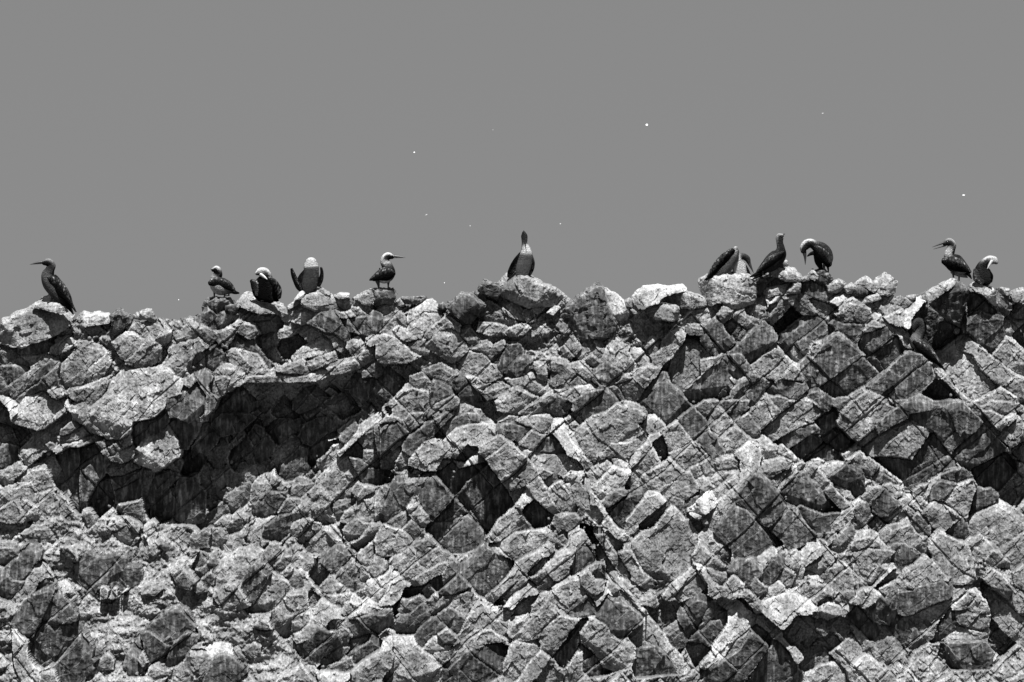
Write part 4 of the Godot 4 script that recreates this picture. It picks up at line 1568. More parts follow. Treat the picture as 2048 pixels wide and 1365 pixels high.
	_rock(4, 18, [489, 23, 499, 21, 512, 32, 505, 41, 481, 31])
	_rock(3, 105, [264, -201, 277, -194, 292, -180, 287, -173, 262, -192])
	_rock(1, 153, [36, -315, 53, -306, 41, -291, 26, -301])
	_rock(1, -22, [-420, -184, -392, -188, -393, -183, -406, -169, -420, -174])
	_rock(1, 78, [-130, -249, -116, -253, -116, -242, -129, -230, -143, -243])
	_rock(3, 94, [-279, -290, -266, -295, -258, -285, -270, -276, -277, -271, -284, -281])
	_rock(2, 15, [448, 27, 461, 24, 466, 42, 450, 47, 443, 32])
	_rock(2, 76, [-503, -256, -490, -261, -484, -254, -496, -237, -511, -247])
	_rock(1, 77, [516, -238, 523, -247, 531, -244, 531, -229, 523, -220, 512, -228])
	_rock(4, 22, [-467, 10, -457, 2, -451, 4, -448, 13, -458, 22, -465, 24, -476, 18])
	_rock(2, 87, [-621, -252, -606, -255, -592, -253, -599, -241, -613, -240, -626, -248])
	_rock(2, 31, [245, -46, 256, -36, 273, -16, 263, -20, 243, -24])
	_rock(5, 185, [-393, -390, -380, -398, -366, -395, -351, -400, -361, -387, -370, -386, -398, -387])
	_rock(2, 66, [-208, -251, -199, -255, -193, -247, -187, -236, -198, -229, -210, -245])
	_rock(1, -23, [-262, -81, -250, -72, -259, -65, -268, -68, -285, -89])
	_rock(4, 34, [4, -56, 16, -59, 31, -44, 26, -38, -1, -50])
	_rock(4, 145, [365, -293, 356, -314, 360, -308, 370, -290, 391, -270, 396, -262, 384, -263, 371, -278])
	_rock(1, 29, [-653, -63, -641, -71, -633, -56, -628, -40, -633, -42, -653, -58])
	_rock(1, 2, [-208, -149, -195, -153, -192, -140, -201, -130, -219, -147])
	_rock(3, 10, [-355, 13, -344, 6, -331, 13, -335, 21, -348, 24, -360, 20])
	_rock(3, 44, [-582, -130, -569, -129, -548, -120, -551, -112, -575, -121, -590, -124])
	_rock(3, -5, [-246, -160, -228, -147, -218, -138, -221, -131, -234, -135, -249, -156])
	_rock(1, 122, [-88, -312, -78, -305, -69, -296, -81, -283, -90, -298])
	_rock(1, -20, [-389, -145, -377, -165, -373, -160, -357, -182, -359, -178, -370, -160, -380, -134, -385, -137])
	_rock(0, 98, [178, -238, 183, -236, 201, -212, 199, -208, 168, -234])
	_rock(4, 50, [331, -145, 341, -147, 340, -134, 324, -123, 314, -127])
	_rock(1, 148, [-216, -421, -202, -413, -203, -401, -235, -417])
	_rock(3, 174, [279, -320, 295, -309, 282, -297, 266, -317])
	_rock(2, 35, [26, -68, 36, -70, 44, -63, 26, -49, 16, -59])
	_rock(3, 100, [-174, -305, -160, -295, -177, -278, -183, -297])
	_rock(4, 55, [406, -174, 413, -170, 431, -159, 421, -155, 397, -162])
	_rock(2, 150, [-425, -312, -410, -315, -404, -306, -419, -292, -428, -303])
	_rock(3, 26, [-12, 10, 1, 8, 13, 10, 21, 17, 13, 24, -5, 18])
	_rock(2, 22, [-292, -42, -266, -44, -264, -39, -273, -28, -298, -39])
	_rock(3, 78, [-115, -238, -107, -226, -120, -212, -132, -224])
	_rock(2, 152, [-12, -337, -3, -325, 20, -305, 14, -301, -4, -316, -16, -333])
	_rock(2, 63, [456, -172, 464, -176, 476, -160, 463, -151, 455, -162])
	_rock(3, 56, [-584, -213, -571, -227, -563, -226, -581, -199, -592, -195])
	_rock(3, 77, [270, -163, 278, -167, 293, -154, 278, -148, 265, -153])
	_rock(4, 73, [-509, -243, -497, -237, -484, -244, -482, -239, -498, -226, -518, -235])
	_rock(1, 136, [-131, -348, -113, -331, -118, -323, -131, -330, -138, -341])
	_rock(0, 39, [-62, -156, -47, -142, -58, -134, -61, -134, -74, -155])
	_rock(3, 91, [419, -236, 439, -215, 450, -206, 447, -203, 426, -217, 408, -236])
	_rock(3, 72, [-624, -227, -609, -224, -610, -214, -631, -202])
	_rock(3, 126, [593, -346, 607, -346, 606, -336, 595, -325, 584, -338])
	_rock(1, 8, [-667, -136, -651, -131, -660, -112, -667, -108])
	_rock(2, 171, [305, -316, 312, -323, 324, -318, 320, -309, 309, -299, 302, -312])
	_rock(3, 11, [-309, -194, -295, -195, -288, -190, -308, -177, -318, -191])
	_rock(1, 8, [287, 32, 306, 17, 316, 22, 293, 40, 289, 39])
	_rock(4, 163, [334, -325, 348, -312, 339, -303, 319, -326])
	_rock(1, -12, [-329, 18, -323, 13, -313, 15, -302, 18, -306, 24, -315, 28, -333, 24])
	_rock(1, 134, [407, -397, 422, -385, 410, -372, 398, -383])
	_rock(4, 19, [476, 30, 487, 19, 497, 10, 517, -10, 520, -10, 502, 13, 476, 35, 466, 42])
	_rock(3, 24, [-128, -14, -113, -13, -113, 2, -122, 2, -137, -5])
	_rock(2, 108, [124, -213, 144, -198, 131, -190, 116, -210])
	_rock(2, 143, [475, -325, 483, -327, 491, -320, 484, -307, 465, -317])
	_rock(2, 16, [-195, -49, -173, -44, -178, -27, -195, -39])
	_rock(1, 28, [-294, -223, -288, -223, -277, -211, -290, -202, -303, -222])
	_rock(1, 136, [-233, -368, -223, -369, -211, -356, -217, -348, -237, -361])
	_rock(2, 45, [-155, -104, -140, -111, -132, -116, -135, -109, -146, -98, -163, -95, -171, -106])
	_rock(0, 142, [236, -404, 254, -393, 241, -384, 229, -388])
	_rock(1, 49, [-505, -157, -492, -149, -494, -138, -508, -140, -515, -149])
	_rock(4, 154, [200, -326, 209, -323, 220, -307, 238, -290, 236, -286, 207, -313, 197, -325])
	_rock(1, 160, [241, -367, 253, -353, 261, -344, 251, -336, 238, -361])
	_rock(4, 24, [161, -30, 172, -32, 179, -27, 165, -14, 152, -13])
	_rock(1, 22, [-411, -33, -400, -33, -398, -18, -406, -10, -416, -28])
	_rock(1, 41, [-167, -161, -151, -157, -141, -143, -146, -138, -155, -147, -171, -156])
	_rock(1, 87, [-295, -295, -284, -284, -282, -274, -293, -276, -307, -289])
	_rock(4, 21, [-600, -15, -582, -9, -571, -3, -574, 4, -588, 1, -600, -9])
	_rock(2, 37, [71, -65, 82, -59, 98, -55, 86, -44, 68, -59])
	_rock(2, 212, [466, -435, 482, -435, 471, -413, 460, -425])
	_rock(2, 43, [-104, -105, -89, -100, -91, -92, -102, -82, -109, -95])
	_rock(1, 150, [391, -334, 404, -329, 389, -311, 380, -315])
	_rock(4, 159, [-21, -353, -12, -355, -2, -344, -9, -339, -29, -342])
	_rock(1, -24, [-220, -93, -207, -87, -215, -71, -231, -83])
	_rock(2, 175, [-87, -383, -77, -383, -70, -377, -83, -365, -95, -372])
	_rock(2, 203, [-520, -414, -505, -413, -504, -403, -510, -395, -526, -408])
	_rock(1, 150, [11, -344, 26, -337, 29, -326, 21, -324, 3, -341])
	_rock(1, 155, [206, -386, 218, -382, 220, -372, 211, -365, 200, -373])
	_rock(4, 59, [-68, -165, -55, -161, -36, -156, -32, -157, -45, -147, -61, -158, -75, -154])
	_rock(5, 102, [13, -218, 17, -209, 29, -203, 21, -187, 7, -213])
	_rock(3, 24, [-66, 8, -56, -3, -42, -3, -57, 17, -65, 15])
	_rock(3, 22, [-330, -50, -301, -49, -296, -44, -332, -44, -352, -48])
	_rock(2, 114, [-283, -313, -275, -314, -266, -300, -271, -294, -288, -303])
	_rock(2, 109, [-209, -316, -198, -311, -218, -295, -225, -306])
	_rock(3, 172, [-90, -405, -79, -403, -74, -389, -87, -388, -97, -396])
	_rock(3, 114, [646, -311, 655, -316, 660, -303, 655, -290, 644, -298])
	_rock(1, -23, [-375, -182, -356, -183, -372, -160, -376, -161])
	_rock(1, 136, [-201, -378, -187, -370, -197, -356, -209, -364])
	_rock(2, 37, [59, -42, 56, -60, 72, -36, 67, -29, 56, -26])
	_rock(1, -7, [-369, -215, -365, -219, -347, -202, -347, -192, -368, -207])
	_rock(2, 25, [-38, -15, -28, -19, -25, -8, -33, -1, -52, -10])
	_rock(5, 157, [317, -295, 324, -287, 332, -276, 330, -267, 312, -285])
	_rock(3, 120, [-236, -331, -227, -336, -209, -332, -214, -324, -240, -324])
	_rock(1, -5, [368, 58, 378, 45, 393, 34, 399, 36, 372, 63])
	_rock(1, 34, [424, -90, 435, -81, 460, -63, 448, -66, 420, -82])
	_rock(2, 78, [496, -232, 511, -220, 507, -214, 495, -217, 485, -228])
	_rock(2, 170, [-22, -370, -9, -375, -5, -366, -19, -354, -27, -361])
	_rock(3, 140, [397, -293, 406, -282, 402, -276, 375, -288])
	_rock(3, 15, [1, 29, 16, 26, 4, 45, -12, 37])
	_rock(1, 178, [-330, -401, -321, -398, -319, -386, -323, -381, -341, -392])
	_rock(4, -4, [-269, 1, -262, 2, -249, 11, -261, 19, -275, 10])
	_rock(5, 14, [514, 23, 515, 27, 536, 50, 533, 54, 507, 32])
	_rock(3, 22, [-488, 13, -479, 5, -471, 13, -479, 20, -484, 27, -496, 18])
	_rock(3, 68, [430, -203, 441, -205, 436, -193, 420, -185, 412, -186])
	_rock(4, 163, [235, -290, 257, -321, 262, -318, 241, -287, 235, -282])
	_rock(0, 29, [-230, -227, -217, -222, -204, -205, -217, -210, -231, -215])
	_rock(1, 18, [-666, -103, -656, -103, -651, -91, -664, -78])
	_rock(1, 98, [224, -219, 239, -202, 241, -192, 220, -206])
	_rock(0, -5, [-227, 48, -222, 39, -213, 41, -208, 48, -212, 55, -229, 53])
	_rock(3, 38, [62, -72, 75, -61, 75, -49, 55, -61])
	_rock(2, 76, [244, -167, 249, -174, 258, -165, 254, -150, 241, -158])
	_rock(3, 51, [-566, -100, -552, -100, -548, -92, -555, -81, -566, -92])
	_rock(4, 10, [528, -15, 546, -34, 573, -59, 576, -58, 559, -41, 544, -26, 527, -12, 521, -10])
	_rock(3, 91, [79, -202, 87, -193, 78, -179, 68, -184])
	_rock(0, 71, [46, -188, 54, -188, 61, -178, 54, -170, 40, -179])
	_rock(3, 38, [-48, -60, -38, -63, -34, -56, -49, -45, -58, -46])
	_rock(2, 100, [209, -211, 220, -219, 221, -205, 209, -198, 201, -203])
	_rock(3, 1, [-282, 30, -271, 28, -259, 29, -258, 36, -271, 40, -284, 36])
	_rock(3, 56, [452, -160, 457, -152, 448, -143, 431, -153])
	_rock(3, 102, [-203, -305, -197, -297, -205, -281, -215, -290])
	_rock(1, 79, [-308, -291, -299, -278, -306, -267, -319, -284])
	_rock(2, 87, [-3, -198, 3, -205, 20, -185, 15, -183, -2, -193])
	_rock(1, -23, [-327, -5, -321, -9, -309, -4, -312, 8, -327, 4])
	_rock(1, 124, [-568, -277, -556, -284, -555, -277, -567, -263, -578, -263])
	_rock(2, 139, [458, -311, 476, -289, 468, -284, 453, -309])
	_rock(2, 1, [-221, -132, -215, -134, -205, -117, -208, -112, -226, -125])
	_rock(2, 79, [228, -167, 235, -177, 245, -172, 240, -158, 222, -166])
	_rock(0, 128, [480, -309, 495, -296, 487, -292, 462, -315])
	_rock(3, 183, [310, -344, 316, -335, 301, -318, 295, -322])
	_rock(3, 91, [72, -179, 87, -183, 87, -173, 76, -166, 68, -173])
	_rock(2, 51, [-522, -140, -514, -146, -502, -139, -509, -131, -523, -130])
	_rock(2, 50, [-582, -123, -573, -120, -565, -111, -569, -102, -584, -115])
	_rock(4, 73, [156, -160, 164, -151, 182, -130, 193, -122, 192, -119, 171, -134, 151, -162])
	_rock(1, 30, [-363, -245, -353, -246, -349, -230, -354, -227, -364, -234])
	_rock(2, -2, [-288, -202, -279, -199, -268, -187, -277, -184, -289, -192])
	_rock(4, 54, [-362, -266, -359, -260, -341, -250, -344, -244, -354, -249, -371, -264])
	_rock(1, 20, [-418, 2, -407, 8, -409, 18, -415, 20, -427, 5])
	_rock(1, 114, [-107, -330, -98, -319, -106, -309, -117, -319])
	_rock(2, 55, [470, -180, 477, -185, 481, -171, 476, -162, 464, -176])
	_rock(1, -5, [-348, 28, -330, 27, -315, 29, -316, 32, -338, 35, -350, 35])
	_rock(4, 137, [-181, -346, -165, -341, -183, -336, -201, -350])
	_rock(3, 55, [-278, -245, -270, -245, -260, -228, -271, -228, -280, -241])
	_rock(2, 65, [-140, -189, -132, -199, -123, -186, -128, -180, -138, -181])
	_rock(2, 140, [28, -300, 45, -280, 39, -278, 21, -294])
	_rock(4, 62, [535, -207, 540, -188, 553, -178, 553, -172, 537, -181, 531, -201])
	_rock(1, -10, [-400, -240, -387, -237, -370, -220, -370, -213, -391, -232])
	_rock(1, 19, [-406, 8, -393, -3, -388, 4, -402, 18, -407, 17])
	_rock(1, -4, [-442, -169, -428, -157, -433, -152, -455, -165])
	_rock(2, 71, [461, -204, 476, -189, 466, -186, 452, -200])
	_rock(3, 18, [390, -20, 403, -6, 402, -2, 391, 0, 386, -8])
	_rock(1, 135, [-221, -407, -209, -390, -219, -389, -230, -397])
	_rock(3, 181, [-320, -365, -305, -365, -310, -356, -320, -351, -327, -363])
	_rock(2, -28, [-356, -182, -340, -176, -343, -164, -358, -172])
	_rock(5, 33, [-665, -74, -646, -94, -643, -92, -662, -64, -665, -64])
	_rock(4, 89, [-187, -288, -178, -279, -182, -268, -199, -284])
	_rock(1, 94, [-398, -301, -389, -295, -382, -285, -384, -278, -402, -294])
	_rock(3, -32, [-304, -155, -291, -142, -276, -133, -277, -128, -296, -140, -307, -151])
	_rock(1, -18, [-389, -191, -375, -182, -376, -170, -390, -178])
	_rock(4, 176, [108, -337, 126, -323, 121, -317, 105, -330])
	_rock(1, 1, [336, 28, 347, 39, 359, 55, 352, 55, 332, 30])
	_rock(4, 40, [-340, -253, -329, -246, -319, -238, -306, -224, -332, -240, -345, -253])
	_rock(1, 51, [-388, -257, -379, -259, -371, -255, -381, -243, -389, -248])
	_rock(3, 88, [262, -187, 283, -169, 276, -168, 256, -181])
	_rock(2, 73, [-407, -260, -394, -258, -387, -248, -393, -243, -407, -255])
	_rock(2, 37, [89, -44, 98, -50, 102, -40, 91, -32, 82, -35])
	_rock(4, 64, [484, -191, 495, -200, 500, -198, 489, -182, 476, -185])
	_rock(1, -43, [-286, -101, -287, -91, -297, -81, -304, -92])
	_rock(3, 208, [-449, -425, -436, -421, -454, -412, -463, -421])
	_rock(2, 124, [62, -233, 69, -238, 78, -227, 70, -220, 61, -225])
	_rock(2, 99, [242, -201, 261, -187, 252, -182, 242, -189])
	_rock(3, 43, [564, -167, 580, -164, 568, -153, 554, -169])
	_rock(1, 138, [-214, -383, -203, -376, -214, -362, -220, -372])
	_rock(2, 62, [-175, -227, -168, -215, -165, -197, -178, -212])
	_rock(1, 87, [450, -227, 456, -215, 448, -206, 439, -215])
	_rock(3, 143, [-516, -328, -513, -318, -518, -312, -525, -313, -525, -331])
	_rock(4, 74, [74, -129, 85, -142, 96, -157, 104, -157, 96, -152, 82, -130, 74, -122])
	_rock(1, 28, [-667, -67, -655, -68, -654, -60, -667, -47])
	_rock(4, 4, [450, 49, 458, 54, 442, 57, 418, 50])
	_rock(1, 36, [448, -135, 454, -136, 470, -121, 471, -113, 453, -127])
	_rock(1, 130, [-204, -391, -183, -382, -185, -377, -205, -380])
	_rock(2, 136, [459, -310, 477, -289, 472, -285, 452, -310])
	_rock(3, 6, [-333, -204, -328, -195, -315, -188, -318, -180, -328, -185, -335, -199])
	_rock(3, 24, [-257, -36, -232, -22, -233, -19, -266, -32])
	_rock(1, 132, [-100, -344, -90, -325, -98, -323, -107, -331])
	_rock(2, 66, [521, -198, 529, -198, 536, -183, 524, -186, 515, -194])
	_rock(2, 155, [426, -334, 434, -324, 426, -315, 417, -324])
	_rock(1, 80, [36, -173, 41, -179, 54, -170, 41, -164, 35, -167])
	_rock(4, 19, [-633, -23, -622, -30, -613, -17, -638, -19])
	_rock(2, 49, [-209, -194, -201, -202, -193, -186, -199, -181, -206, -189])
	_rock(2, 19, [-200, -16, -193, -9, -201, 0, -214, -8])
	_rock(2, 52, [479, -183, 491, -187, 498, -182, 480, -171])
	_rock(3, -19, [656, 32, 672, 30, 667, 46, 656, 36])
	_rock(3, 151, [357, -290, 364, -293, 369, -284, 361, -275, 353, -284])
	_rock(4, 75, [-470, -248, -465, -256, -460, -248, -463, -233, -470, -239])
	_rock(3, 10, [-219, 29, -206, 28, -202, 33, -209, 40, -222, 37])
	_rock(3, 62, [494, -199, 501, -190, 489, -184, 480, -184])
	_rock(1, 110, [425, -267, 435, -252, 432, -245, 417, -263])
	_rock(3, 37, [-30, -72, -20, -68, -8, -59, -22, -60, -35, -67])
	_rock(2, 141, [481, -325, 489, -318, 481, -308, 471, -317])
	_rock(3, 74, [-130, -222, -119, -209, -120, -197, -134, -216])
	_rock(1, 22, [456, 10, 467, 12, 481, 19, 464, 21, 454, 14])
	_rock(3, 143, [-510, -331, -502, -326, -502, -315, -507, -312, -515, -328])
	_rock(1, -21, [-318, -18, -303, -22, -310, -7, -322, -13])
	_rock(3, 10, [-204, 33, -188, 35, -190, 38, -203, 46, -208, 45])
	_rock(4, 112, [-255, -317, -246, -325, -251, -315, -270, -291, -274, -291])
	_rock(1, 123, [59, -262, 70, -253, 66, -246, 59, -248, 54, -259])
	_rock(1, 19, [276, 27, 283, 31, 286, 39, 274, 41, 269, 35])
	_rock(1, 158, [255, -284, 266, -290, 270, -288, 257, -274, 248, -285])
	_rock(2, 41, [432, -153, 450, -138, 446, -135, 428, -146])
	_rock(4, -1, [334, 48, 347, 52, 352, 61, 342, 59, 332, 54])
	_rock(2, 51, [364, -157, 373, -155, 357, -142, 351, -146])
	_rock(1, 40, [139, -73, 144, -70, 141, -63, 132, -56, 126, -59])
	_rock(0, 105, [114, -227, 119, -225, 111, -209, 102, -216])
	_rock(2, 63, [-73, -152, -69, -148, -58, -134, -60, -131, -77, -144])
	_rock(4, 44, [610, -108, 659, -160, 662, -162, 639, -137, 583, -77])
	_rock(3, 50, [-149, -158, -133, -151, -142, -142, -151, -156])
	_rock(0, 185, [-155, -427, -141, -405, -142, -401, -156, -415])
	_rock(3, 35, [585, -81, 593, -84, 596, -79, 575, -61])
	_rock(3, 20, [185, -14, 192, -10, 190, -3, 183, 1, 177, -5])
	_rock(3, 6, [-232, 1, -217, -9, -219, -3, -232, 10, -240, 8])
	_rock(2, 55, [-532, -143, -524, -146, -528, -128, -537, -130])
	_rock(2, 149, [388, -369, 398, -372, 402, -364, 395, -358, 386, -366])
	_rock(4, 80, [132, -158, 142, -163, 150, -162, 136, -150, 129, -150])
	_rock(1, 117, [-389, -311, -379, -303, -386, -295, -395, -304])
	_rock(2, 80, [-193, -258, -186, -252, -176, -238, -180, -236, -198, -257])
	_rock(4, 70, [516, -211, 528, -218, 511, -198, 502, -203])
	_rock(2, 165, [258, -301, 267, -308, 274, -300, 259, -295, 253, -293])
	_rock(4, 35, [390, -158, 401, -164, 406, -155, 397, -151, 389, -153])
	_rock(3, 205, [-466, -412, -460, -406, -466, -392, -473, -403])
	_rock(4, 74, [351, -185, 367, -162, 364, -159, 343, -189])
	_rock(1, 1, [280, 16, 284, 10, 292, 21, 286, 27, 279, 23])
	_rock(3, -3, [-293, 32, -286, 32, -274, 41, -275, 44, -296, 37])
	_rock(2, 115, [-254, -337, -246, -328, -254, -322, -261, -332])
	_rock(2, 178, [-343, -407, -336, -404, -349, -390, -354, -394])
	_rock(4, 173, [-2, -371, 6, -364, 15, -354, 1, -359, -7, -370])
	_rock(4, 139, [462, -315, 488, -290, 487, -288, 459, -313])
	_rock(1, 30, [103, -30, 109, -31, 115, -27, 103, -17, 99, -23])
	_rock(2, 56, [-502, -137, -496, -133, -491, -125, -494, -121, -505, -129])
	_rock(3, 188, [-516, -395, -517, -383, -523, -385, -529, -400])
	_rock(3, 1, [-299, 10, -286, 10, -277, 13, -288, 18, -300, 14])
	_rock(4, 66, [459, -194, 468, -185, 461, -177, 455, -181])
	_rock(3, 16, [-382, -240, -366, -232, -378, -228, -387, -237])
	_rock(3, 149, [-455, -323, -447, -316, -454, -313, -469, -322])
	_rock(4, -2, [-416, -138, -397, -117, -395, -108, -397, -108, -419, -140])
	_rock(2, 77, [343, -184, 352, -169, 351, -166, 334, -184])
	_rock(3, 130, [-204, -345, -196, -339, -204, -332, -213, -335])
	_rock(2, 53, [-196, -204, -186, -190, -190, -186, -201, -200])
	_rock(3, 120, [-312, -317, -301, -305, -306, -301, -319, -319])
	_rock(4, 159, [28, -340, 41, -329, 44, -322, 23, -336])
	_rock(4, 85, [241, -182, 246, -186, 254, -180, 245, -173, 240, -176])
	_rock(3, 113, [-288, -302, -280, -293, -285, -285, -293, -297])
	_rock(2, -10, [413, 23, 422, 30, 416, 37, 408, 31])
	_rock(2, 18, [234, 11, 249, 10, 247, 17, 233, 19])
	_rock(1, 2, [292, 4, 300, 17, 294, 21, 287, 10])
	_rock(3, 49, [347, -147, 358, -142, 350, -134, 342, -145])
	_rock(4, 47, [642, -108, 652, -100, 647, -95, 638, -99])
	_rock(3, 35, [34, -44, 40, -46, 39, -31, 31, -32])
	_rock(1, 3, [296, 0, 306, 14, 300, 17, 292, 1])
	_rock(2, 47, [1, -102, 8, -97, -4, -95, -12, -102])
	_rock(2, 75, [512, -227, 520, -221, 513, -214, 505, -218])
	_rock(1, 85, [-396, -290, -391, -281, -398, -278, -403, -289])
	_rock(2, 20, [20, 26, 26, 29, 24, 41, 16, 36])
	_rock(2, 169, [129, -324, 138, -315, 133, -310, 125, -315])
	_rock(2, 61, [374, -167, 377, -160, 375, -155, 363, -160])
	_rock(2, 65, [-546, -236, -541, -232, -544, -219, -550, -220])
	_rock(4, 45, [-597, -70, -590, -76, -588, -69, -595, -61, -600, -63])
	_rock(3, 104, [-189, -303, -184, -301, -186, -294, -198, -288])
	_rock(3, -5, [315, 37, 323, 36, 317, 50, 309, 37])
	_rock(2, 160, [248, -310, 251, -305, 239, -292, 236, -294])
	_rock(1, 162, [106, -300, 111, -294, 110, -286, 100, -291])
	_rock(4, -7, [322, 43, 332, 48, 327, 54, 318, 49])
	_rock(1, 58, [-92, -166, -82, -156, -89, -152, -96, -165])
	_rock(3, 146, [-400, -321, -392, -318, -397, -310, -406, -312])
	_rock(2, 5, [355, 53, 360, 54, 371, 57, 371, 62, 353, 56])
	_rock(2, 128, [-429, -302, -420, -293, -422, -289, -433, -296])
	_rock(1, 133, [-605, -316, -591, -307, -595, -302, -604, -310])
	_rock(4, 69, [529, -212, 533, -209, 528, -199, 520, -198])
	_rock(4, 232, [-453, -433, -460, -422, -466, -433])
	_rock(2, 43, [150, -50, 154, -47, 145, -44, 136, -53])
	_rock(1, 137, [-235, -410, -226, -407, -231, -399, -238, -405])
	_rock(4, 48, [479, -165, 501, -184, 501, -182, 473, -157, 465, -151])
	_rock(2, 34, [284, -63, 289, -57, 283, -51, 278, -55])
	_rock(3, 23, [112, -21, 115, -10, 111, -8, 106, -17])
	_rock(3, 25, [75, -15, 83, -9, 79, -4, 70, -15])
	_rock(3, 20, [101, -15, 106, -9, 99, -8, 93, -17])
	_rock(5, -4, [-239, -131, -226, -127, -226, -124, -241, -129])
	_rock(2, 152, [118, -292, 120, -288, 118, -280, 113, -285])
	_rock(4, -6, [337, 41, 345, 45, 344, 50, 336, 46])
	_rock(4, 140, [-499, -323, -488, -317, -491, -314, -501, -325])
	_rock(3, 154, [419, -330, 416, -324, 411, -329])


func _boulders() -> void:
	_boulder("big pitted grey boulder under the leftmost bird", 3, 27, [-668, 8, -663, -3, -650, -7, -635, -9, -621, -3, -605, 2, -591, 8, -571, 22, -574, 24, -573, 31, -580, 37, -583, 36, -601, 41, -621, 46, -626, 42, -634, 38, -644, 35, -655, 27, -661, 26, -663, 23])
	_boulder("thin cap slab on which the leftmost bird stands", 4, 39, [-619, 44, -604, 41, -583, 35, -578, 37, -580, 45, -585, 49, -595, 55, -601, 58, -608, 55, -621, 45])
	_boulder("long pale boulder with a black gap beneath, right of the leftmost bird", 4, 12, [-570, 17, -564, 17, -549, 20, -528, 23, -523, 24, -523, 31, -525, 35, -539, 37, -549, 35, -557, 37, -562, 35, -570, 23])
	_boulder("upright diamond shaped boulder between two pale ones on the left crest", 2, 24, [-520, 26, -516, 19, -510, 13, -493, 26, -492, 31, -510, 42, -521, 33])
	_boulder("tilted blunt boulder at the right end of the left row of rocks", 3, 23, [-490, 29, -474, 27, -460, 23, -469, 41, -479, 40, -491, 34])
	_boulder("rounded streaked block under the bird that lifts one foot", 2, 13, [-402, 36, -395, 41, -378, 40, -372, 45, -365, 47, -362, 49, -368, 55, -388, 56, -394, 54, -401, 51, -403, 45])
	_boulder("small dark rounded stone beside the streaked block of the one footed bird", 1, 15, [-372, 41, -365, 36, -360, 38, -359, 47, -365, 49, -372, 46])
	_boulder("wide wedge boulder under the dark hunched preening bird", 3, 13, [-350, 43, -337, 39, -326, 35, -314, 37, -299, 34, -296, 37, -301, 46, -314, 53, -326, 55, -337, 56, -338, 59, -344, 62, -349, 60, -360, 47])
	_boulder("flat wedge left of the boulder of the bird with raised wings", 4, 0, [-290, 41, -274, 50, -272, 54, -284, 52, -292, 45])
	_boulder("angular white topped stone at the foot of the bird with raised wings", 5, 6, [-278, 56, -267, 64, -258, 67, -264, 73, -276, 65, -284, 51])
	_boulder("broad speckled boulder under the bird with raised wings", 3, 14, [-272, 46, -255, 38, -247, 38, -229, 34, -226, 38, -229, 53, -237, 60, -251, 66, -267, 60, -273, 51])
	_boulder("small tilted chip behind the broad speckled boulder", 3, 4, [-253, 65, -240, 58, -236, 60, -245, 67, -250, 70])
	_boulder("low flat pale stone right of the broad speckled boulder", 4, 5, [-226, 56, -212, 56, -212, 61, -224, 62, -232, 59])
	_boulder("rough boulder at the left foot of the square pillar stone", 3, 8, [-196, 49, -186, 46, -178, 55, -179, 67, -191, 64, -206, 56])
	_boulder("square streaked pillar stone under the bird with both legs showing", 2, 9, [-179, 42, -169, 49, -157, 50, -152, 55, -151, 60, -155, 68, -180, 67])
	_boulder("triangular half lit stone at the foot of the square pillar stone", 3, -2, [-174, 35, -160, 32, -146, 37, -140, 40, -155, 49, -177, 41])
	_boulder("small round stone right of the square pillar stone", 3, -1, [-150, 47, -142, 45, -138, 49, -145, 55, -152, 52])
	_boulder("flat topped slab with a level bright rim right of the pillar stone", 2, 3, [-142, 53, -136, 48, -124, 49, -112, 52, -113, 57, -144, 56])
	_boulder("pale peaked stone just right of the flat topped slab", 4, 5, [-127, 37, -113, 40, -96, 38, -96, 46, -105, 54, -118, 49, -133, 40])
	_boulder("small dull stone between the pale peaked stone and the five sided boulder", 2, 13, [-94, 40, -85, 41, -85, 46, -90, 50, -95, 47])
	_boulder("large five sided boulder overhanging a black hollow in mid crest", 2, 41, [-81, 40, -70, 31, -60, 23, -52, 24, -39, 40, -35, 45, -53, 60, -66, 62, -72, 56, -85, 43])
	_boulder("dark cube with white streaks leaning on the bird's tall rock", 1, 20, [-43, 64, -25, 56, -19, 54, -14, 67, -17, 73, -35, 79, -45, 68])
	_boulder("black stone wedged beneath the streaked cube", 0, 2, [-43, 55, -32, 49, -21, 46, -19, 53, -25, 56, -43, 64, -51, 63])
	_boulder("long ridge boulder in front of the bird with the bill pointing up", 3, 29, [-14, 58, 2, 51, 21, 43, 42, 44, 60, 46, 75, 49, 75, 52, 57, 65, 42, 72, 16, 86, 4, 92, -18, 73])
	_boulder("white chipped stone below the long ridge boulder", 4, 7, [-6, 38, 2, 42, 17, 37, 21, 40, 16, 42, 6, 47, -8, 53, -20, 44])
	_boulder("curved dull shard under the right end of the long ridge boulder", 3, 22, [33, 34, 42, 42, 29, 47, 24, 41])
	_boulder("pale wedge against the left foot of the pyramid rock", 4, 23, [53, 33, 63, 44, 56, 45, 45, 37])
	_boulder("large pyramid rock with a dark pitted face in mid crest", 2, 24, [62, 18, 68, -2, 98, 2, 131, 7, 136, 23, 122, 47, 118, 68, 112, 74, 89, 59, 75, 47, 61, 33])
	_boulder("bright sloping flank slab right of the pyramid rock's face", 4, 8, [123, 49, 137, 24, 151, 29, 151, 46, 138, 59, 126, 65, 114, 72])
	_boulder("flat white boulder balanced over a small gap of sky", 5, 25, [159, 49, 173, 45, 189, 49, 195, 56, 207, 61, 226, 66, 221, 71, 207, 68, 189, 71, 172, 69, 161, 61, 157, 54])
	_boulder("grey wedge boulder touching the flat white boulder", 3, 11, [205, 50, 216, 44, 234, 42, 256, 46, 250, 55, 224, 65, 207, 62, 190, 50])
	_boulder("blocky white topped stone lying below the flat white boulder", 3, 36, [182, 31, 185, 28, 209, 26, 217, 28, 216, 43, 196, 47, 182, 45, 172, 38])
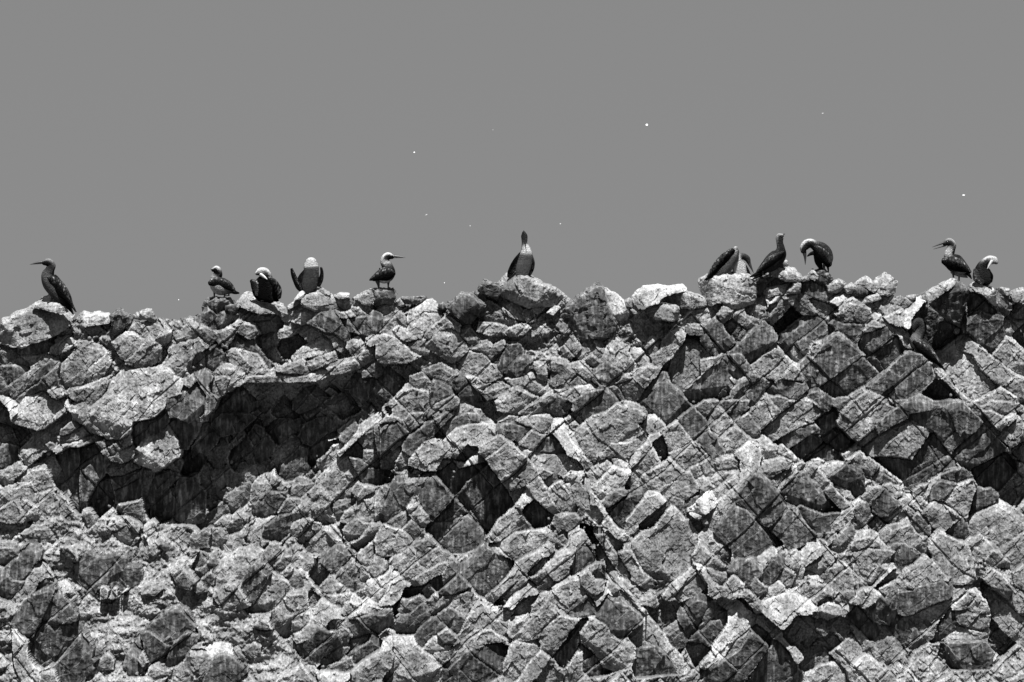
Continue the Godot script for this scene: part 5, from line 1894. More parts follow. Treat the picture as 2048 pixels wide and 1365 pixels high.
	_boulder("small stone right of the pyramid rock's bright flank", 3, 13, [149, 45, 157, 44, 158, 51, 153, 55, 147, 52])
	_boulder("tiny pale shard below the sky gap", 4, 18, [158, 35, 167, 36, 160, 46, 154, 41])
	_boulder("large white stained block on which two birds sit behind its edge", 4, 13, [248, 63, 257, 46, 272, 50, 285, 44, 293, 42, 313, 49, 316, 55, 317, 75, 313, 82, 300, 87, 280, 87, 261, 85, 250, 81, 245, 77])
	_boulder("speckled boulder right under the tall bird looking upward", 3, 8, [340, 85, 355, 78, 365, 77, 380, 78, 379, 81, 367, 94, 347, 93, 333, 85])
	_boulder("dark stone in the shade below the tail feathers of the tall bird", 1, -5, [317, 73, 317, 55, 322, 55, 328, 68, 333, 75, 337, 77, 318, 82])
	_boulder("long low stone under the speckled boulder", 3, 0, [329, 61, 333, 57, 345, 61, 356, 62, 364, 76, 354, 73, 329, 68])
	_boulder("white tipped stone left of the bird scratching its neck", 4, -3, [386, 81, 398, 80, 399, 85, 392, 93, 385, 85])
	_boulder("small stone left of the white tipped stone", 3, -3, [381, 78, 387, 79, 385, 85, 380, 82])
	_boulder("dark stained rock under the bird scratching its neck", 1, -3, [396, 81, 400, 76, 412, 73, 418, 80, 412, 88, 405, 95, 395, 91])
	_boulder("leaning shard with a sharp top below the speckled boulder", 3, 11, [363, 62, 374, 64, 375, 76, 371, 79, 354, 59])
	_boulder("bright peaked stone right of the dark stained rock", 3, -1, [412, 64, 422, 63, 430, 64, 435, 75, 426, 80, 410, 73])
	_boulder("small blunt stone between two bright peaked stones", 3, 2, [435, 63, 442, 62, 447, 71, 442, 75, 433, 70])
	_boulder("white pointed stone left of the upright gable shaped stone", 4, 4, [456, 72, 467, 65, 470, 77, 460, 84, 447, 74])
	_boulder("dark cube tucked below the white pointed stone", 2, 9, [444, 59, 457, 57, 466, 64, 455, 72, 444, 69])
	_boulder("upright gable shaped stone with vertical streaks on the right crest", 3, 7, [469, 64, 488, 59, 497, 62, 501, 76, 486, 88, 470, 77])
	_boulder("long narrow stone below the gable shaped stone", 3, 13, [461, 49, 480, 55, 478, 62, 461, 57, 454, 49])
	_boulder("black overhanging face of the peaked rock below the bird with open bill", 0, 34, [542, 47, 557, 33, 580, 19, 589, 49, 592, 67, 575, 78, 569, 72])
	_boulder("bright sloping slab at the feet of the bird with open bill", 4, 42, [540, 50, 560, 64, 568, 69, 577, 77, 573, 80, 563, 76, 539, 63, 531, 55])
	_boulder("white topped hump under the rightmost bird", 4, 16, [602, 63, 610, 62, 623, 50, 636, 41, 643, 41, 629, 55, 625, 67, 612, 77, 598, 73, 594, 67])
	_boulder("small stone right of the hump under the rightmost bird", 3, -4, [637, 61, 648, 59, 648, 67, 637, 70, 631, 68])
	_boulder("dull cube in the gap near the right edge", 2, -8, [642, 52, 649, 55, 643, 62, 634, 57])
	_boulder("pale boulder cut by the right edge of the view", 3, -5, [654, 52, 671, 50, 675, 63, 668, 68, 658, 67, 650, 62])
	_boulder("small white flake on the bare crest left of the open billed bird", 4, 1, [519, 53, 525, 54, 525, 60, 514, 58])
	_boulder("loose white slab lying in a notch of the lower cliff", 5, 125, [237, -220, 247, -221, 257, -214, 264, -206, 256, -191, 236, -206, 237, -209, 225, -218])
	_boulder("smaller pale stone just below the loose white slab", 4, 127, [232, -225, 239, -229, 245, -222, 237, -220, 227, -221])
	_boulder("fist sized round pebble below the loose white slab", 4, 129, [246, -235, 251, -234, 249, -228, 244, -230])


# ---------------------------------------------------------------- birds
func _bird(label: String, x: float, y: float, z: float, flip: int) -> void:
	bird = Node3D.new()
	bird.name = _numbered("seabird")
	bird.position = Vector3(x, y, z) * 0.01
	bird_at = bird.position
	bird_flip = flip
	bird.set_meta("label", label)
	bird.set_meta("category", "bird")
	bird.set_meta("group", "seabirds resting on the cliff")
	add_child(bird)


# a closed body swept along a spine: rows of x, y, half height, half width, back tone, belly tone (relative to the bird's feet)
func _sweep(rows: Array, zoff: float, plumage: float) -> ArrayMesh:
	var around := 28
	var sub := 7
	var n := rows.size()
	var vs := PackedVector3Array()
	var cs := PackedColorArray()
	var ns := PackedVector3Array()
	var ix := PackedInt32Array()
	var total := (n - 1) * sub + 1
	var spine := []
	for k in total:
		var i := mini(k / sub, n - 2)
		var t := float(k - i * sub) / sub
		var row := []
		for c in 6:
			var p0: float = rows[maxi(i - 1, 0)][c]
			var p1: float = rows[i][c]
			var p2: float = rows[i + 1][c]
			var p3: float = rows[mini(i + 2, n - 1)][c]
			var v := 0.5 * (2.0 * p1 + (p2 - p0) * t + (2.0 * p0 - 5.0 * p1 + 4.0 * p2 - p3) * t * t + (3.0 * p1 - p0 - 3.0 * p2 + p3) * t * t * t)
			row.append(v)
		row[2] = maxf(row[2], 0.15)
		row[3] = maxf(row[3], 0.15)
		spine.append(row)
	for k in total:
		var row: Array = spine[k]
		var a: Array = spine[maxi(k - 1, 0)]
		var b: Array = spine[mini(k + 1, total - 1)]
		var tangent := Vector3(b[0] - a[0], b[1] - a[1], 0).normalized()
		var normal := Vector3(-tangent.y, tangent.x, 0) * bird_flip
		for j in around:
			var ang := TAU * j / around
			var p: Vector3 = Vector3(row[0], row[1], zoff) + normal * row[2] * cos(ang) + Vector3(0, 0, 1) * row[3] * sin(ang)
			var t: float = lerpf(row[5], row[4], smoothstep(0.2, 0.7, cos(ang) + 0.25 * fine.get_noise_3d(p.x * 0.05, p.y * 0.05, p.z * 0.05)))
			var q: Vector3 = p * 0.01 + bird_at
			var speck := fine.get_noise_3d(q.x * 4.0, q.y * 4.0, q.z * 4.0)
			if plumage > 0.0 and t < 0.26:
				var edge := clampf(1.0 - (scales.get_noise_3d(q.x, q.y * 1.3, q.z) + 1.0) / 0.2, 0.0, 1.0)
				t += edge * plumage * (0.6 + speck) * smoothstep(-0.2, 0.6, cos(ang))
			t *= (1.0 + 0.35 * speck) * (0.25 + 0.72 * smoothstep(0.20, 0.66, t))
			p += normal * speck * 0.35 * plumage * cos(ang)
			vs.append(p * 0.01)
			cs.append(Color(t, t, t))
			ns.append((normal * cos(ang) / maxf(row[2], 0.3) + Vector3(0, 0, 1) * sin(ang) / maxf(row[3], 0.3)).normalized())
	for k in total - 1:
		for j in around:
			var u := k * around + j
			var v := k * around + (j + 1) % around
			if bird_flip > 0:
				ix.append_array(PackedInt32Array([u, u + around, v + around, u, v + around, v]))
			else:
				ix.append_array(PackedInt32Array([u, v + around, u + around, u, v, v + around]))
	# rounded ends
	for e in 2:
		var row: Array = spine[0] if e == 0 else spine[total - 1]
		var other: Array = spine[1] if e == 0 else spine[total - 2]
		var outward := Vector3(row[0] - other[0], row[1] - other[1], 0).normalized()
		var from := 0 if e == 0 else (total - 1) * around
		for cap in 3:
			var s: float = [0.82, 0.5, 0.0][cap]
			var reach: float = minf(row[2], row[3]) * [0.5, 0.8, 0.92][cap]
			var here := vs.size()
			for j in around:
				var mid := Vector3(row[0], row[1], zoff) * 0.01
				var rel := vs[(0 if e == 0 else (total - 1) * around) + j] - mid
				vs.append(mid + rel * s + outward * reach * 0.01)
				cs.append(cs[(0 if e == 0 else (total - 1) * around) + j])
				ns.append((rel.normalized() * s + outward * (1.1 - s)).normalized())
			for j in around:
				var u := from + j
				var v := from + (j + 1) % around
				var uu := here + j
				var vv := here + (j + 1) % around
				if (e == 0) == (bird_flip > 0):
					ix.append_array(PackedInt32Array([u, v, vv, u, vv, uu]))
				else:
					ix.append_array(PackedInt32Array([u, uu, vv, u, vv, v]))
			from = here
	return _mesh_of([vs, ix, cs, ns])


func _part(called: String, zoff: float, rows: Array) -> void:
	var plumage := 0.0
	if called == "wing":
		plumage = 0.40
	elif called == "body":
		plumage = 0.10
	_put(called, _sweep(rows, zoff, plumage), bill_mat if called.ends_with("bill") else bird_mat, bird)


func _leg(rows: Array) -> void:
	var sweep := []
	for r in rows:
		sweep.append([r[0], r[1], r[2], r[2], 0.10, 0.08])
	var leg := _put("leg", _sweep(sweep, rows[0][3], 0.0), bill_mat, bird)
	var e: Array = rows[-1]
	var toes := _sweep([[e[0] + 0.8 * bird_flip, e[1] - 0.1, 0.6, 0.8, 0.09, 0.08], [e[0] - 2.4 * bird_flip, e[1] - 0.5, 0.7, 2.2, 0.09, 0.08], [e[0] - 5.2 * bird_flip, e[1] - 1.1, 0.35, 3.2, 0.08, 0.07]], e[3], 0.0)
	_put("foot", toes, bill_mat, leg)


func _eye(x: float, y: float, half: float) -> void:
	for s in [-1.0, 1.0]:
		var m := SphereMesh.new()
		m.radius = 0.0075
		m.height = 0.015
		m.radial_segments = 12
		m.rings = 6
		var o := _put("eye", m, eye_mat, bird)
		o.position = Vector3(x, y, s * (half - 0.1)) * 0.01


func _birds() -> void:
	_bird("brown seabird at the far left, standing upright in profile with bill to the left", -578.7, 40.3, 31, 1)
	_part("body", 0, [[-27.1, 61.2, 3.6, 3.9, 0.34, 0.07], [-21.9, 61.2, 5.6, 5.2, 0.42, 0.05], [-18, 57.3, 5.6, 5.5, 0.3, 0.1], [-19.9, 51.5, 6.2, 6.2, 0.16, 0.2], [-21.9, 45, 9.1, 8.5, 0.08, 0.34], [-18.6, 36.5, 11.7, 9.8, 0.06, 0.3], [-12.1, 27.4, 11.7, 9.8, 0.05, 0.28], [-5.6, 18.3, 9.8, 7.8, 0.04, 0.2], [0.2, 10.5, 5.9, 5.2, 0.035, 0.06], [5.4, 4, 3.2, 3.2, 0.03, 0.04]])
	_part("bill", 0, [[-31, 61.6, 2.3, 2, 0.16, 0.1], [-37.5, 60.6, 1.6, 1.3, 0.18, 0.08], [-45.6, 58.9, 0.3, 0.3, 0.15, 0.1]])
	_eye(-26.1, 62.8, 3.9)
	_part("wing", 7, [[-22.5, 41.7, 3.9, 2, 0.09, 0.03], [-16.7, 37.1, 7.2, 3.2, 0.1, 0.03], [-9.5, 30, 8.5, 3.2, 0.1, 0.025], [-2.4, 22.2, 7.2, 2.9, 0.07, 0.02], [3.5, 15.1, 4.5, 2, 0.04, 0.02], [8, 7.2, 2, 1.3, 0.03, 0.02], [13.9, -2.5, 0.5, 0.5, 0.03, 0.02]])
	_part("wing", -7, [[-22.5, 41.7, 3.9, 2, 0.09, 0.03], [-16.7, 37.1, 7.2, 3.2, 0.1, 0.03], [-9.5, 30, 8.5, 3.2, 0.1, 0.025], [-2.4, 22.2, 7.2, 2.9, 0.07, 0.02], [3.5, 15.1, 4.5, 2, 0.04, 0.02], [8, 7.2, 2, 1.3, 0.03, 0.02], [13.9, -2.5, 0.5, 0.5, 0.03, 0.02]])
	_part("tail", 0, [[-6.3, 16.4, 5.9, 3.9, 0.03, 0.03], [1.5, 7.9, 4.2, 2.6, 0.03, 0.03], [6.7, 0.8, 2.6, 1.3, 0.03, 0.03], [10.6, -5.8, 0.8, 0.7, 0.03, 0.03]])
	_leg([[-16.7, 18.3, 2, 0], [-17.3, 14.4, 1.4, 0], [-18, 11.2, 1.2, 0]])
	_bird("short billed looking seabird with a white chest edge, lifting one foot on the streaked block", -367.2, 60.6, 5, 1)
	_part("body", 0, [[-21.2, 32, 2.9, 3.2, 0.5, 0.05], [-17.3, 31.6, 5.9, 5.5, 0.62, 0.04], [-14.7, 26.1, 5.5, 5.5, 0.05, 0.06], [-17.3, 20.9, 7.8, 7.8, 0.06, 0.55], [-14.1, 12.5, 11.7, 9.8, 0.06, 0.5], [-6.3, 8.6, 10.4, 8.5, 0.05, 0.42], [0.9, 6, 5.9, 5.2, 0.05, 0.3], [5.4, 4, 3.2, 3.2, 0.04, 0.1]])
	_part("bill", 0, [[-20.9, 32.4, 2.2, 2, 0.2, 0.1], [-24.5, 33, 0.4, 0.4, 0.15, 0.1]])
	_eye(-19.3, 32.9, 4.2)
	_part("wing", 7, [[-25.8, 14.4, 3.2, 2, 0.1, 0.03], [-18, 16, 6.5, 3.2, 0.13, 0.04], [-8.2, 14.4, 6.8, 3.2, 0.14, 0.035], [-0.4, 10.5, 5.2, 2.6, 0.08, 0.03], [5.4, 6, 2.3, 1.3, 0.04, 0.03]])
	_part("wing", -7, [[-25.8, 14.4, 3.2, 2, 0.1, 0.03], [-18, 16, 6.5, 3.2, 0.13, 0.04], [-8.2, 14.4, 6.8, 3.2, 0.14, 0.035], [-0.4, 10.5, 5.2, 2.6, 0.08, 0.03], [5.4, 6, 2.3, 1.3, 0.04, 0.03]])
	_part("tail", 0, [[0.2, 5.3, 3.2, 3.2, 0.04, 0.04], [6.7, 2.7, 2.6, 2.3, 0.03, 0.03], [11.9, 1.7, 1.2, 1.3, 0.03, 0.03]])
	_leg([[-19.9, 4.7, 2.3, -2], [-19.9, 0.8, 1.2, -2], [-19.9, -4.4, 1.1, -2]])
	_leg([[-0.8, 3.4, 1.2, -2], [-1.1, -1.2, 1, -2]])
	_leg([[-6.3, 0.8, 2, 2.6], [-6.3, -1.8, 1.1, 2.6], [-7.3, -4.8, 1, 2.6]])
	_bird("dark seabird hunched over to preen, pale head turned down on its breast", -317.5, 50.2, 7.6, 1)
	_part("body", 0, [[-13.7, 37.8, 2.9, 3.2, 0.55, 0.3], [-9.8, 39.1, 5.9, 5.9, 0.62, 0.45], [-3.9, 38.5, 6.5, 6.5, 0.6, 0.3], [-0, 33.9, 5.9, 6.2, 0.4, 0.03], [-2.6, 28.1, 11.1, 9.1, 0.05, 0.02], [-3.9, 20.3, 16.9, 10.4, 0.04, 0.02], [-0.7, 11.2, 15.6, 9.1, 0.03, 0.02], [4.5, 4, 6.5, 5.2, 0.02, 0.02]])
	_part("bill", 7.2, [[-8.5, 35.9, 2.3, 2, 0.62, 0.5], [-3.9, 32.6, 1.7, 1.4, 0.62, 0.5], [0.3, 29, 0.5, 0.5, 0.6, 0.5]])
	_eye(-10.4, 36.8, 5.2)
	_part("wing", 5.2, [[-20.8, 28.1, 2.6, 2, 0.18, 0.08], [-16.3, 23.5, 6.5, 3.9, 0.2, 0.08], [-12.4, 16.4, 7.2, 3.9, 0.22, 0.14], [-13.7, 9.9, 3.2, 2, 0.2, 0.2]])
	_part("wing", 4.5, [[0.6, 31.3, 3.2, 2.6, 0.12, 0.03], [6.5, 24.8, 6.5, 3.9, 0.05, 0.015], [11, 15.1, 7.8, 3.9, 0.02, 0.012], [13.6, 6, 4.5, 2.6, 0.015, 0.012]])
	_part("tail", 0, [[6.5, 8.6, 5.9, 3.9, 0.02, 0.02], [11.7, 3.4, 3.2, 2, 0.015, 0.015], [13.6, 2.1, 1.3, 1.3, 0.015, 0.015]])
	_leg([[-3.3, 8.6, 1.6, 3.2], [-3.3, 2.7, 1.2, 3.2]])
	_bird("seabird with both wings half raised and head tucked away under a white domed back", -263.8, 58.7, 2.1, 1)
	_part("body", 0, [[2.6, 44.6, 7.2, 5.9, 0.75, 0.75], [2.6, 42.4, 9.1, 7.5, 0.74, 0.74], [2.6, 39.1, 9.8, 8.1, 0.72, 0.72], [2.9, 35.5, 9.8, 8.5, 0.28, 0.28], [2.6, 26.1, 10.1, 9.1, 0.22, 0.22], [1.3, 18.3, 10.4, 9.1, 0.2, 0.2], [0, 11.1, 9.8, 8.5, 0.16, 0.16], [-1.3, 4, 5.9, 5.9, 0.1, 0.1]])
	_part("wing", 0, [[-22.8, 34.9, 1.7, 1.3, 0.03, 0.03], [-20.8, 28.1, 3, 1.7, 0.03, 0.03], [-17.5, 19.6, 3.6, 2, 0.03, 0.03], [-13.6, 11.8, 3.9, 2, 0.025, 0.025], [-11, 6.6, 2, 1.3, 0.02, 0.02]])
	_part("wing", -1.3, [[-6.5, 33.3, 1, 1.3, 0.08, 0.05], [-9.8, 25.4, 3.9, 1.6, 0.06, 0.04], [-11, 17, 5.9, 2, 0.05, 0.03], [-9.1, 9.9, 5.2, 2, 0.03, 0.03]])
	_part("wing", 0, [[15.6, 36.5, 1.6, 1.3, 0.03, 0.03], [16.6, 29.4, 2.3, 1.7, 0.03, 0.03], [15, 20.9, 3.2, 2, 0.02, 0.02], [12.4, 13.1, 2.3, 1.6, 0.02, 0.02]])
	_leg([[-3.9, 7.9, 2, 1.3], [-3.9, 2.7, 1.3, 1.3]])
	_leg([[2.6, 7.9, 2, 1.3], [2.6, 2.7, 1.3, 1.3]])
	_bird("white necked seabird standing in profile on the square pillar stone, bill to the right", -172.9, 77.6, 1, -1)
	_part("body", 0, [[16.9, 32, 3.2, 3.6, 0.5, 0.05], [12.3, 32.7, 5.2, 5.2, 0.66, 0.06], [8.4, 30, 5.5, 5.5, 0.66, 0.2], [7.8, 24.8, 6.2, 6.2, 0.5, 0.6], [10.4, 19.6, 7.5, 7.8, 0.12, 0.3], [10.4, 12.5, 11.1, 9.8, 0.08, 0.06], [6.5, 7.9, 11.1, 9.8, 0.07, 0.5], [0, 6, 8.1, 7.2, 0.05, 0.5], [-6.5, 4, 4.2, 4.2, 0.05, 0.2]])
	_part("bill", 0, [[20.2, 32.2, 2.3, 2.1, 0.5, 0.05], [26.7, 31.8, 1.6, 1.4, 0.5, 0.06], [33.8, 31, 0.3, 0.3, 0.4, 0.1]])
	_eye(17.6, 33.4, 3.6)
	_part("wing", 7, [[19.5, 10.5, 3.2, 2, 0.08, 0.02], [12.3, 9.8, 8.5, 3.9, 0.1, 0.02], [3.9, 8.5, 8.1, 3.9, 0.15, 0.03], [-4.6, 5.3, 4.5, 2.6, 0.1, 0.03], [-11.1, 2.4, 1.3, 1.3, 0.04, 0.03]])
	_part("wing", -7, [[19.5, 10.5, 3.2, 2, 0.08, 0.02], [12.3, 9.8, 8.5, 3.9, 0.1, 0.02], [3.9, 8.5, 8.1, 3.9, 0.15, 0.03], [-4.6, 5.3, 4.5, 2.6, 0.1, 0.03], [-11.1, 2.4, 1.3, 1.3, 0.04, 0.03]])
	_part("tail", 0, [[-2.6, 4, 2.9, 3.2, 0.04, 0.04], [-7.8, 3, 2.3, 2.6, 0.04, 0.04], [-12, 1.7, 1, 1.3, 0.04, 0.03]])
	_leg([[-1.9, 0.1, 3, 3.2], [-0.7, -5.1, 1.7, 3.2], [-0.3, -10.3, 1, 3.2]])
	_leg([[12, 0.1, 2.3, -2], [11.9, -5.1, 1.1, -2], [11.9, -9.7, 1.1, -2]])
	_bird("seabird facing the viewer with neck stretched and bill pointing straight up", 13.2, 74.2, 14.5, 1)
	_part("body", 0, [[2.1, 66.4, 2.3, 2.6, 0.12, 0.12], [2.7, 62.5, 4.1, 4.2, 0.12, 0.12], [3, 57.3, 3.9, 4.2, 0.14, 0.14], [3, 52.8, 3.6, 4.2, 0.3, 0.3], [4, 48.2, 5.3, 5.2, 0.75, 0.75], [5, 42.3, 7.2, 6.5, 0.75, 0.75], [5, 36.5, 9.1, 7.8, 0.32, 0.32], [3.7, 28.7, 10.1, 8.5, 0.3, 0.3], [1.7, 20.9, 10.1, 8.5, 0.28, 0.28], [-0.2, 11.8, 8.5, 7.8, 0.24, 0.24], [-1.5, 4, 5.2, 5.2, 0.2, 0.2]])
	_part("bill", 0, [[2.1, 65.1, 1.7, 2, 0.1, 0.1], [2.1, 67.4, 0.8, 1, 0.1, 0.1], [2, 69.5, 0.3, 0.3, 0.1, 0.1]])
	_part("wing", 0, [[-2.2, 39.1, 2.3, 2.6, 0.12, 0.06], [-6.1, 31.3, 4.5, 3.2, 0.08, 0.02], [-10.6, 22.8, 5.2, 3.2, 0.06, 0.015], [-15.2, 15, 3.9, 2.6, 0.04, 0.015], [-17.8, 9.8, 2, 2, 0.03, 0.02]])
	_part("wing", 0, [[12.8, 35.2, 1.6, 2.6, 0.05, 0.05], [13.8, 27.4, 2.6, 3.2, 0.02, 0.02], [11.8, 18.3, 3.2, 3.2, 0.015, 0.015], [7.6, 9.8, 2.2, 2.6, 0.015, 0.015]])
	_part("neck_stripe", 0, [[3.7, 52.8, 1.7, 4.9, 0.1, 0.1], [4.7, 46.9, 1, 6, 0.1, 0.1], [5.3, 40.4, 0.8, 7.5, 0.1, 0.1]])
	_leg([[-2.8, 7.9, 2, 2.6], [-2.8, 1.4, 1.3, 2.6]])
	_leg([[2.4, 7.9, 2, 2.6], [2.4, 1.4, 1.3, 2.6]])
	_bird("seabird leaning over behind the white stained block, head turned away, dark wing toward us", 265.2, 77, -6.7, -1)
	_part("body", 0, [[26.2, 43.7, 2.9, 3.2, 0.6, 0.5], [24.9, 40.4, 6.5, 5.9, 0.35, 0.5], [20.4, 33.2, 10.1, 8.5, 0.1, 0.34], [14.5, 25.5, 11.4, 9.1, 0.09, 0.32], [7.4, 17, 11.7, 9.1, 0.08, 0.28], [0.2, 9.9, 9.1, 7.2, 0.06, 0.2], [-7.6, 4, 3.9, 3.9, 0.04, 0.1]])
	_part("wing", 6.6, [[22.3, 41.1, 3.2, 2.6, 0.09, 0.02], [13.9, 32.6, 6.5, 3.9, 0.1, 0.015], [5.4, 23.5, 6.8, 3.9, 0.09, 0.012], [-2.4, 15.1, 4.9, 2.9, 0.06, 0.012], [-10.8, 5.3, 1.3, 1.3, 0.04, 0.02]])
	_part("wing", -6.6, [[22.3, 41.1, 3.2, 2.6, 0.09, 0.02], [13.9, 32.6, 6.5, 3.9, 0.1, 0.015], [5.4, 23.5, 6.8, 3.9, 0.09, 0.012], [-2.4, 15.1, 4.9, 2.9, 0.06, 0.012], [-10.8, 5.3, 1.3, 1.3, 0.04, 0.02]])
	_part("tail", 0, [[-5, 9.2, 3.9, 3.2, 0.03, 0.03], [-10.8, 4.7, 2, 2, 0.03, 0.03], [-14.7, 2.1, 0.8, 0.7, 0.03, 0.03]])
	_bird("white breasted seabird bending its dark bill down to the right behind the white stained block", 296.8, 74.5, -14.5, -1)
	_part("body", 0, [[11.9, 28, 2.6, 2.6, 0.1, 0.12], [9.6, 32.9, 4, 3.9, 0.12, 0.1], [4.1, 36, 4.2, 4.5, 0.2, 0.14], [-0.4, 34.2, 5.5, 5.5, 0.55, 0.6], [-1.7, 28.7, 7.5, 7.2, 0.65, 0.65], [-0.4, 20.9, 8.8, 7.8, 0.6, 0.6], [0.2, 11.8, 9.1, 7.8, 0.5, 0.5], [0.2, 4, 5.9, 5.9, 0.4, 0.4]])
	_part("bill", 0, [[11.9, 28, 2.5, 2.2, 0.12, 0.12], [14.5, 22.2, 1.6, 1.4, 0.12, 0.1], [18.1, 14.4, 0.3, 0.3, 0.1, 0.1]])
	_eye(10.6, 33.6, 3.2)
	_part("wing", -1.3, [[8, 22.8, 1.7, 2.6, 0.05, 0.05], [10.6, 15, 2.9, 2.6, 0.04, 0.04], [12.6, 7.9, 2, 2, 0.03, 0.03]])
	_part("wing", -1.3, [[-8.9, 15, 1.3, 2.6, 0.03, 0.03], [-10.2, 10.5, 2.2, 2.6, 0.03, 0.03], [-10.8, 6.6, 1.3, 2, 0.03, 0.03]])
	_bird("tall seabird sitting with long neck up, bill tilted skyward, tail on the rock", 328.1, 86.6, 2.6, -1)
	_part("body", 0, [[22.7, 50.2, 3, 3.2, 0.5, 0.3], [20.1, 48.5, 5.2, 5.2, 0.46, 0.16], [20.1, 41.7, 4.4, 4.5, 0.34, 0.1], [21.4, 33.9, 5.5, 5.5, 0.32, 0.12], [20.1, 26.8, 9.1, 8.5, 0.16, 0.1], [14.3, 19.6, 11.1, 9.8, 0.13, 0.09], [7.1, 13.1, 10.4, 9.1, 0.1, 0.12], [-0, 8.6, 7.2, 6.5, 0.06, 0.1], [-7.2, 4, 3.2, 3.2, 0.04, 0.05]])
	_part("bill", 0, [[22.7, 50.3, 2.1, 2, 0.2, 0.14], [26.6, 52.9, 0.4, 0.4, 0.15, 0.1]])
	_eye(20.5, 49.8, 4.8)
	_part("wing", 7, [[24, 28.1, 2.6, 2, 0.12, 0.03], [17.5, 22.9, 5.5, 3.2, 0.14, 0.03], [8.4, 17, 6.5, 3.9, 0.16, 0.025], [-0, 10.5, 4.5, 2.9, 0.1, 0.02], [-9.1, 2.7, 1.6, 1.3, 0.03, 0.02]])
	_part("wing", -7, [[24, 28.1, 2.6, 2, 0.12, 0.03], [17.5, 22.9, 5.5, 3.2, 0.14, 0.03], [8.4, 17, 6.5, 3.9, 0.16, 0.025], [-0, 10.5, 4.5, 2.9, 0.1, 0.02], [-9.1, 2.7, 1.6, 1.3, 0.03, 0.02]])
	_part("tail", 0, [[0.6, 6, 2.9, 3.2, 0.05, 0.04], [-9.8, 0.4, 2.6, 2.2, 0.06, 0.04], [-18.2, -3.1, 1, 1.3, 0.05, 0.03]])
	_part("tail", 0, [[1.9, 4, 2.6, 2, 0.05, 0.04], [-7.2, -1.5, 2.5, 1.6, 0.12, 0.05], [-14.3, -5.8, 0.9, 0.9, 0.08, 0.05]])
	_leg([[-2, 7.2, 1.6, 3.2], [-2, 0.1, 1.3, 3.2]])
	_leg([[7.1, 4, 2, 0], [7.8, -2.5, 1.2, 0]])
	_bird("small part of a seabird's pale rounded breast showing behind the sky gazing bird", 346.9, 81, -14.3, 1)
	_part("body", 0, [[10.3, 22.8, 2.2, 2.6, 0.7, 0.7], [9.3, 18.3, 4.3, 3.9, 0.42, 0.3], [4.8, 13.8, 5.2, 4.5, 0.4, 0.3], [-0.4, 8.5, 5.2, 4.5, 0.3, 0.3], [-4.3, 4, 3.9, 3.9, 0.3, 0.3]])
	_bird("seabird arching its neck down to scratch, bill pointing at the ground", 409.4, 96.6, -9.7, 1)
	_part("body", 0, [[-30.2, 20.2, 3.2, 3.2, 0.12, 0.06], [-29.2, 24.8, 5.3, 4.9, 0.5, 0.08], [-25.3, 29.4, 6.2, 5.5, 0.6, 0.08], [-20.1, 30.7, 5.9, 5.9, 0.6, 0.09], [-14.9, 28.1, 6.5, 6.5, 0.3, 0.08], [-8.4, 23.5, 9.8, 8.5, 0.12, 0.06], [-3.2, 17, 11.1, 9.1, 0.11, 0.05], [0.7, 9.9, 9.1, 7.8, 0.12, 0.04], [2.6, 4, 5.2, 5.2, 0.1, 0.03]])
	_part("bill", 0, [[-28.9, 20.2, 3.1, 2.3, 0.08, 0.08], [-27.6, 13.1, 1.8, 1.6, 0.08, 0.08], [-27.3, 3, 0.3, 0.4, 0.08, 0.08]])
	_eye(-31.2, 24.5, 4.2)
	_part("wing", 6.6, [[-14.9, 25.5, 3.2, 2, 0.15, 0.08], [-8.4, 20.2, 6.5, 3.9, 0.13, 0.06], [-1.9, 13.1, 6.8, 3.9, 0.08, 0.03], [2.6, 5.3, 3.2, 2, 0.05, 0.03]])
	_part("wing", -6.6, [[-14.9, 25.5, 3.2, 2, 0.15, 0.08], [-8.4, 20.2, 6.5, 3.9, 0.13, 0.06], [-1.9, 13.1, 6.8, 3.9, 0.08, 0.03], [2.6, 5.3, 3.2, 2, 0.05, 0.03]])
	_part("thigh", 3.9, [[-24.4, 14.1, 1, 1.3, 0.06, 0.05], [-20.1, 17, 2.3, 2, 0.06, 0.04], [-14.9, 18.3, 3.2, 2, 0.04, 0.03]])
	_part("thigh", 0, [[-13, 15.7, 3.9, 3.9, 0.06, 0.06], [-10.4, 7.2, 4.8, 3.9, 0.05, 0.04], [-7.8, 0.1, 3.2, 3.2, 0.04, 0.04], [-6.5, -4.4, 2, 2, 0.05, 0.05]])
	_leg([[-3.2, 2.7, 1.7, 2.6], [-2.9, -9, 1.2, 2.6]])
	_leg([[-7.8, -1.2, 1.7, -2.6], [-7.8, -9, 1.2, -2.6]])
	_part("tail", 0, [[1.3, 4, 2, 2.6, 0.03, 0.03], [2.3, -1.8, 1.4, 2, 0.03, 0.03], [3, -7.7, 0.5, 0.7, 0.03, 0.03]])
	_bird("pale headed seabird standing with its bill wide open, facing left on the peaked rock", 590.4, 86.1, -2.6, 1)
	_part("body", 0, [[-27.3, 41, 3.2, 3.6, 0.3, 0.1], [-21.8, 42.5, 5.5, 5.2, 0.44, 0.12], [-17.5, 39.1, 5.2, 5.2, 0.42, 0.14], [-19.5, 32.6, 5.9, 5.9, 0.12, 0.55], [-21.1, 26.1, 7.2, 7.2, 0.1, 0.55], [-18.2, 19.6, 11.1, 9.1, 0.07, 0.09], [-13, 14.4, 12, 9.8, 0.08, 0.06], [-5.8, 9.8, 9.8, 7.8, 0.07, 0.4], [0.7, 6.6, 5.9, 5.2, 0.06, 0.4], [5.2, 4, 2.6, 2.6, 0.04, 0.2]])
	_part("bill", 0, [[-27.9, 42, 1.7, 1.8, 0.3, 0.1], [-35.1, 39.4, 1.1, 1.1, 0.26, 0.1], [-43.2, 36.2, 0.3, 0.3, 0.2, 0.1]])
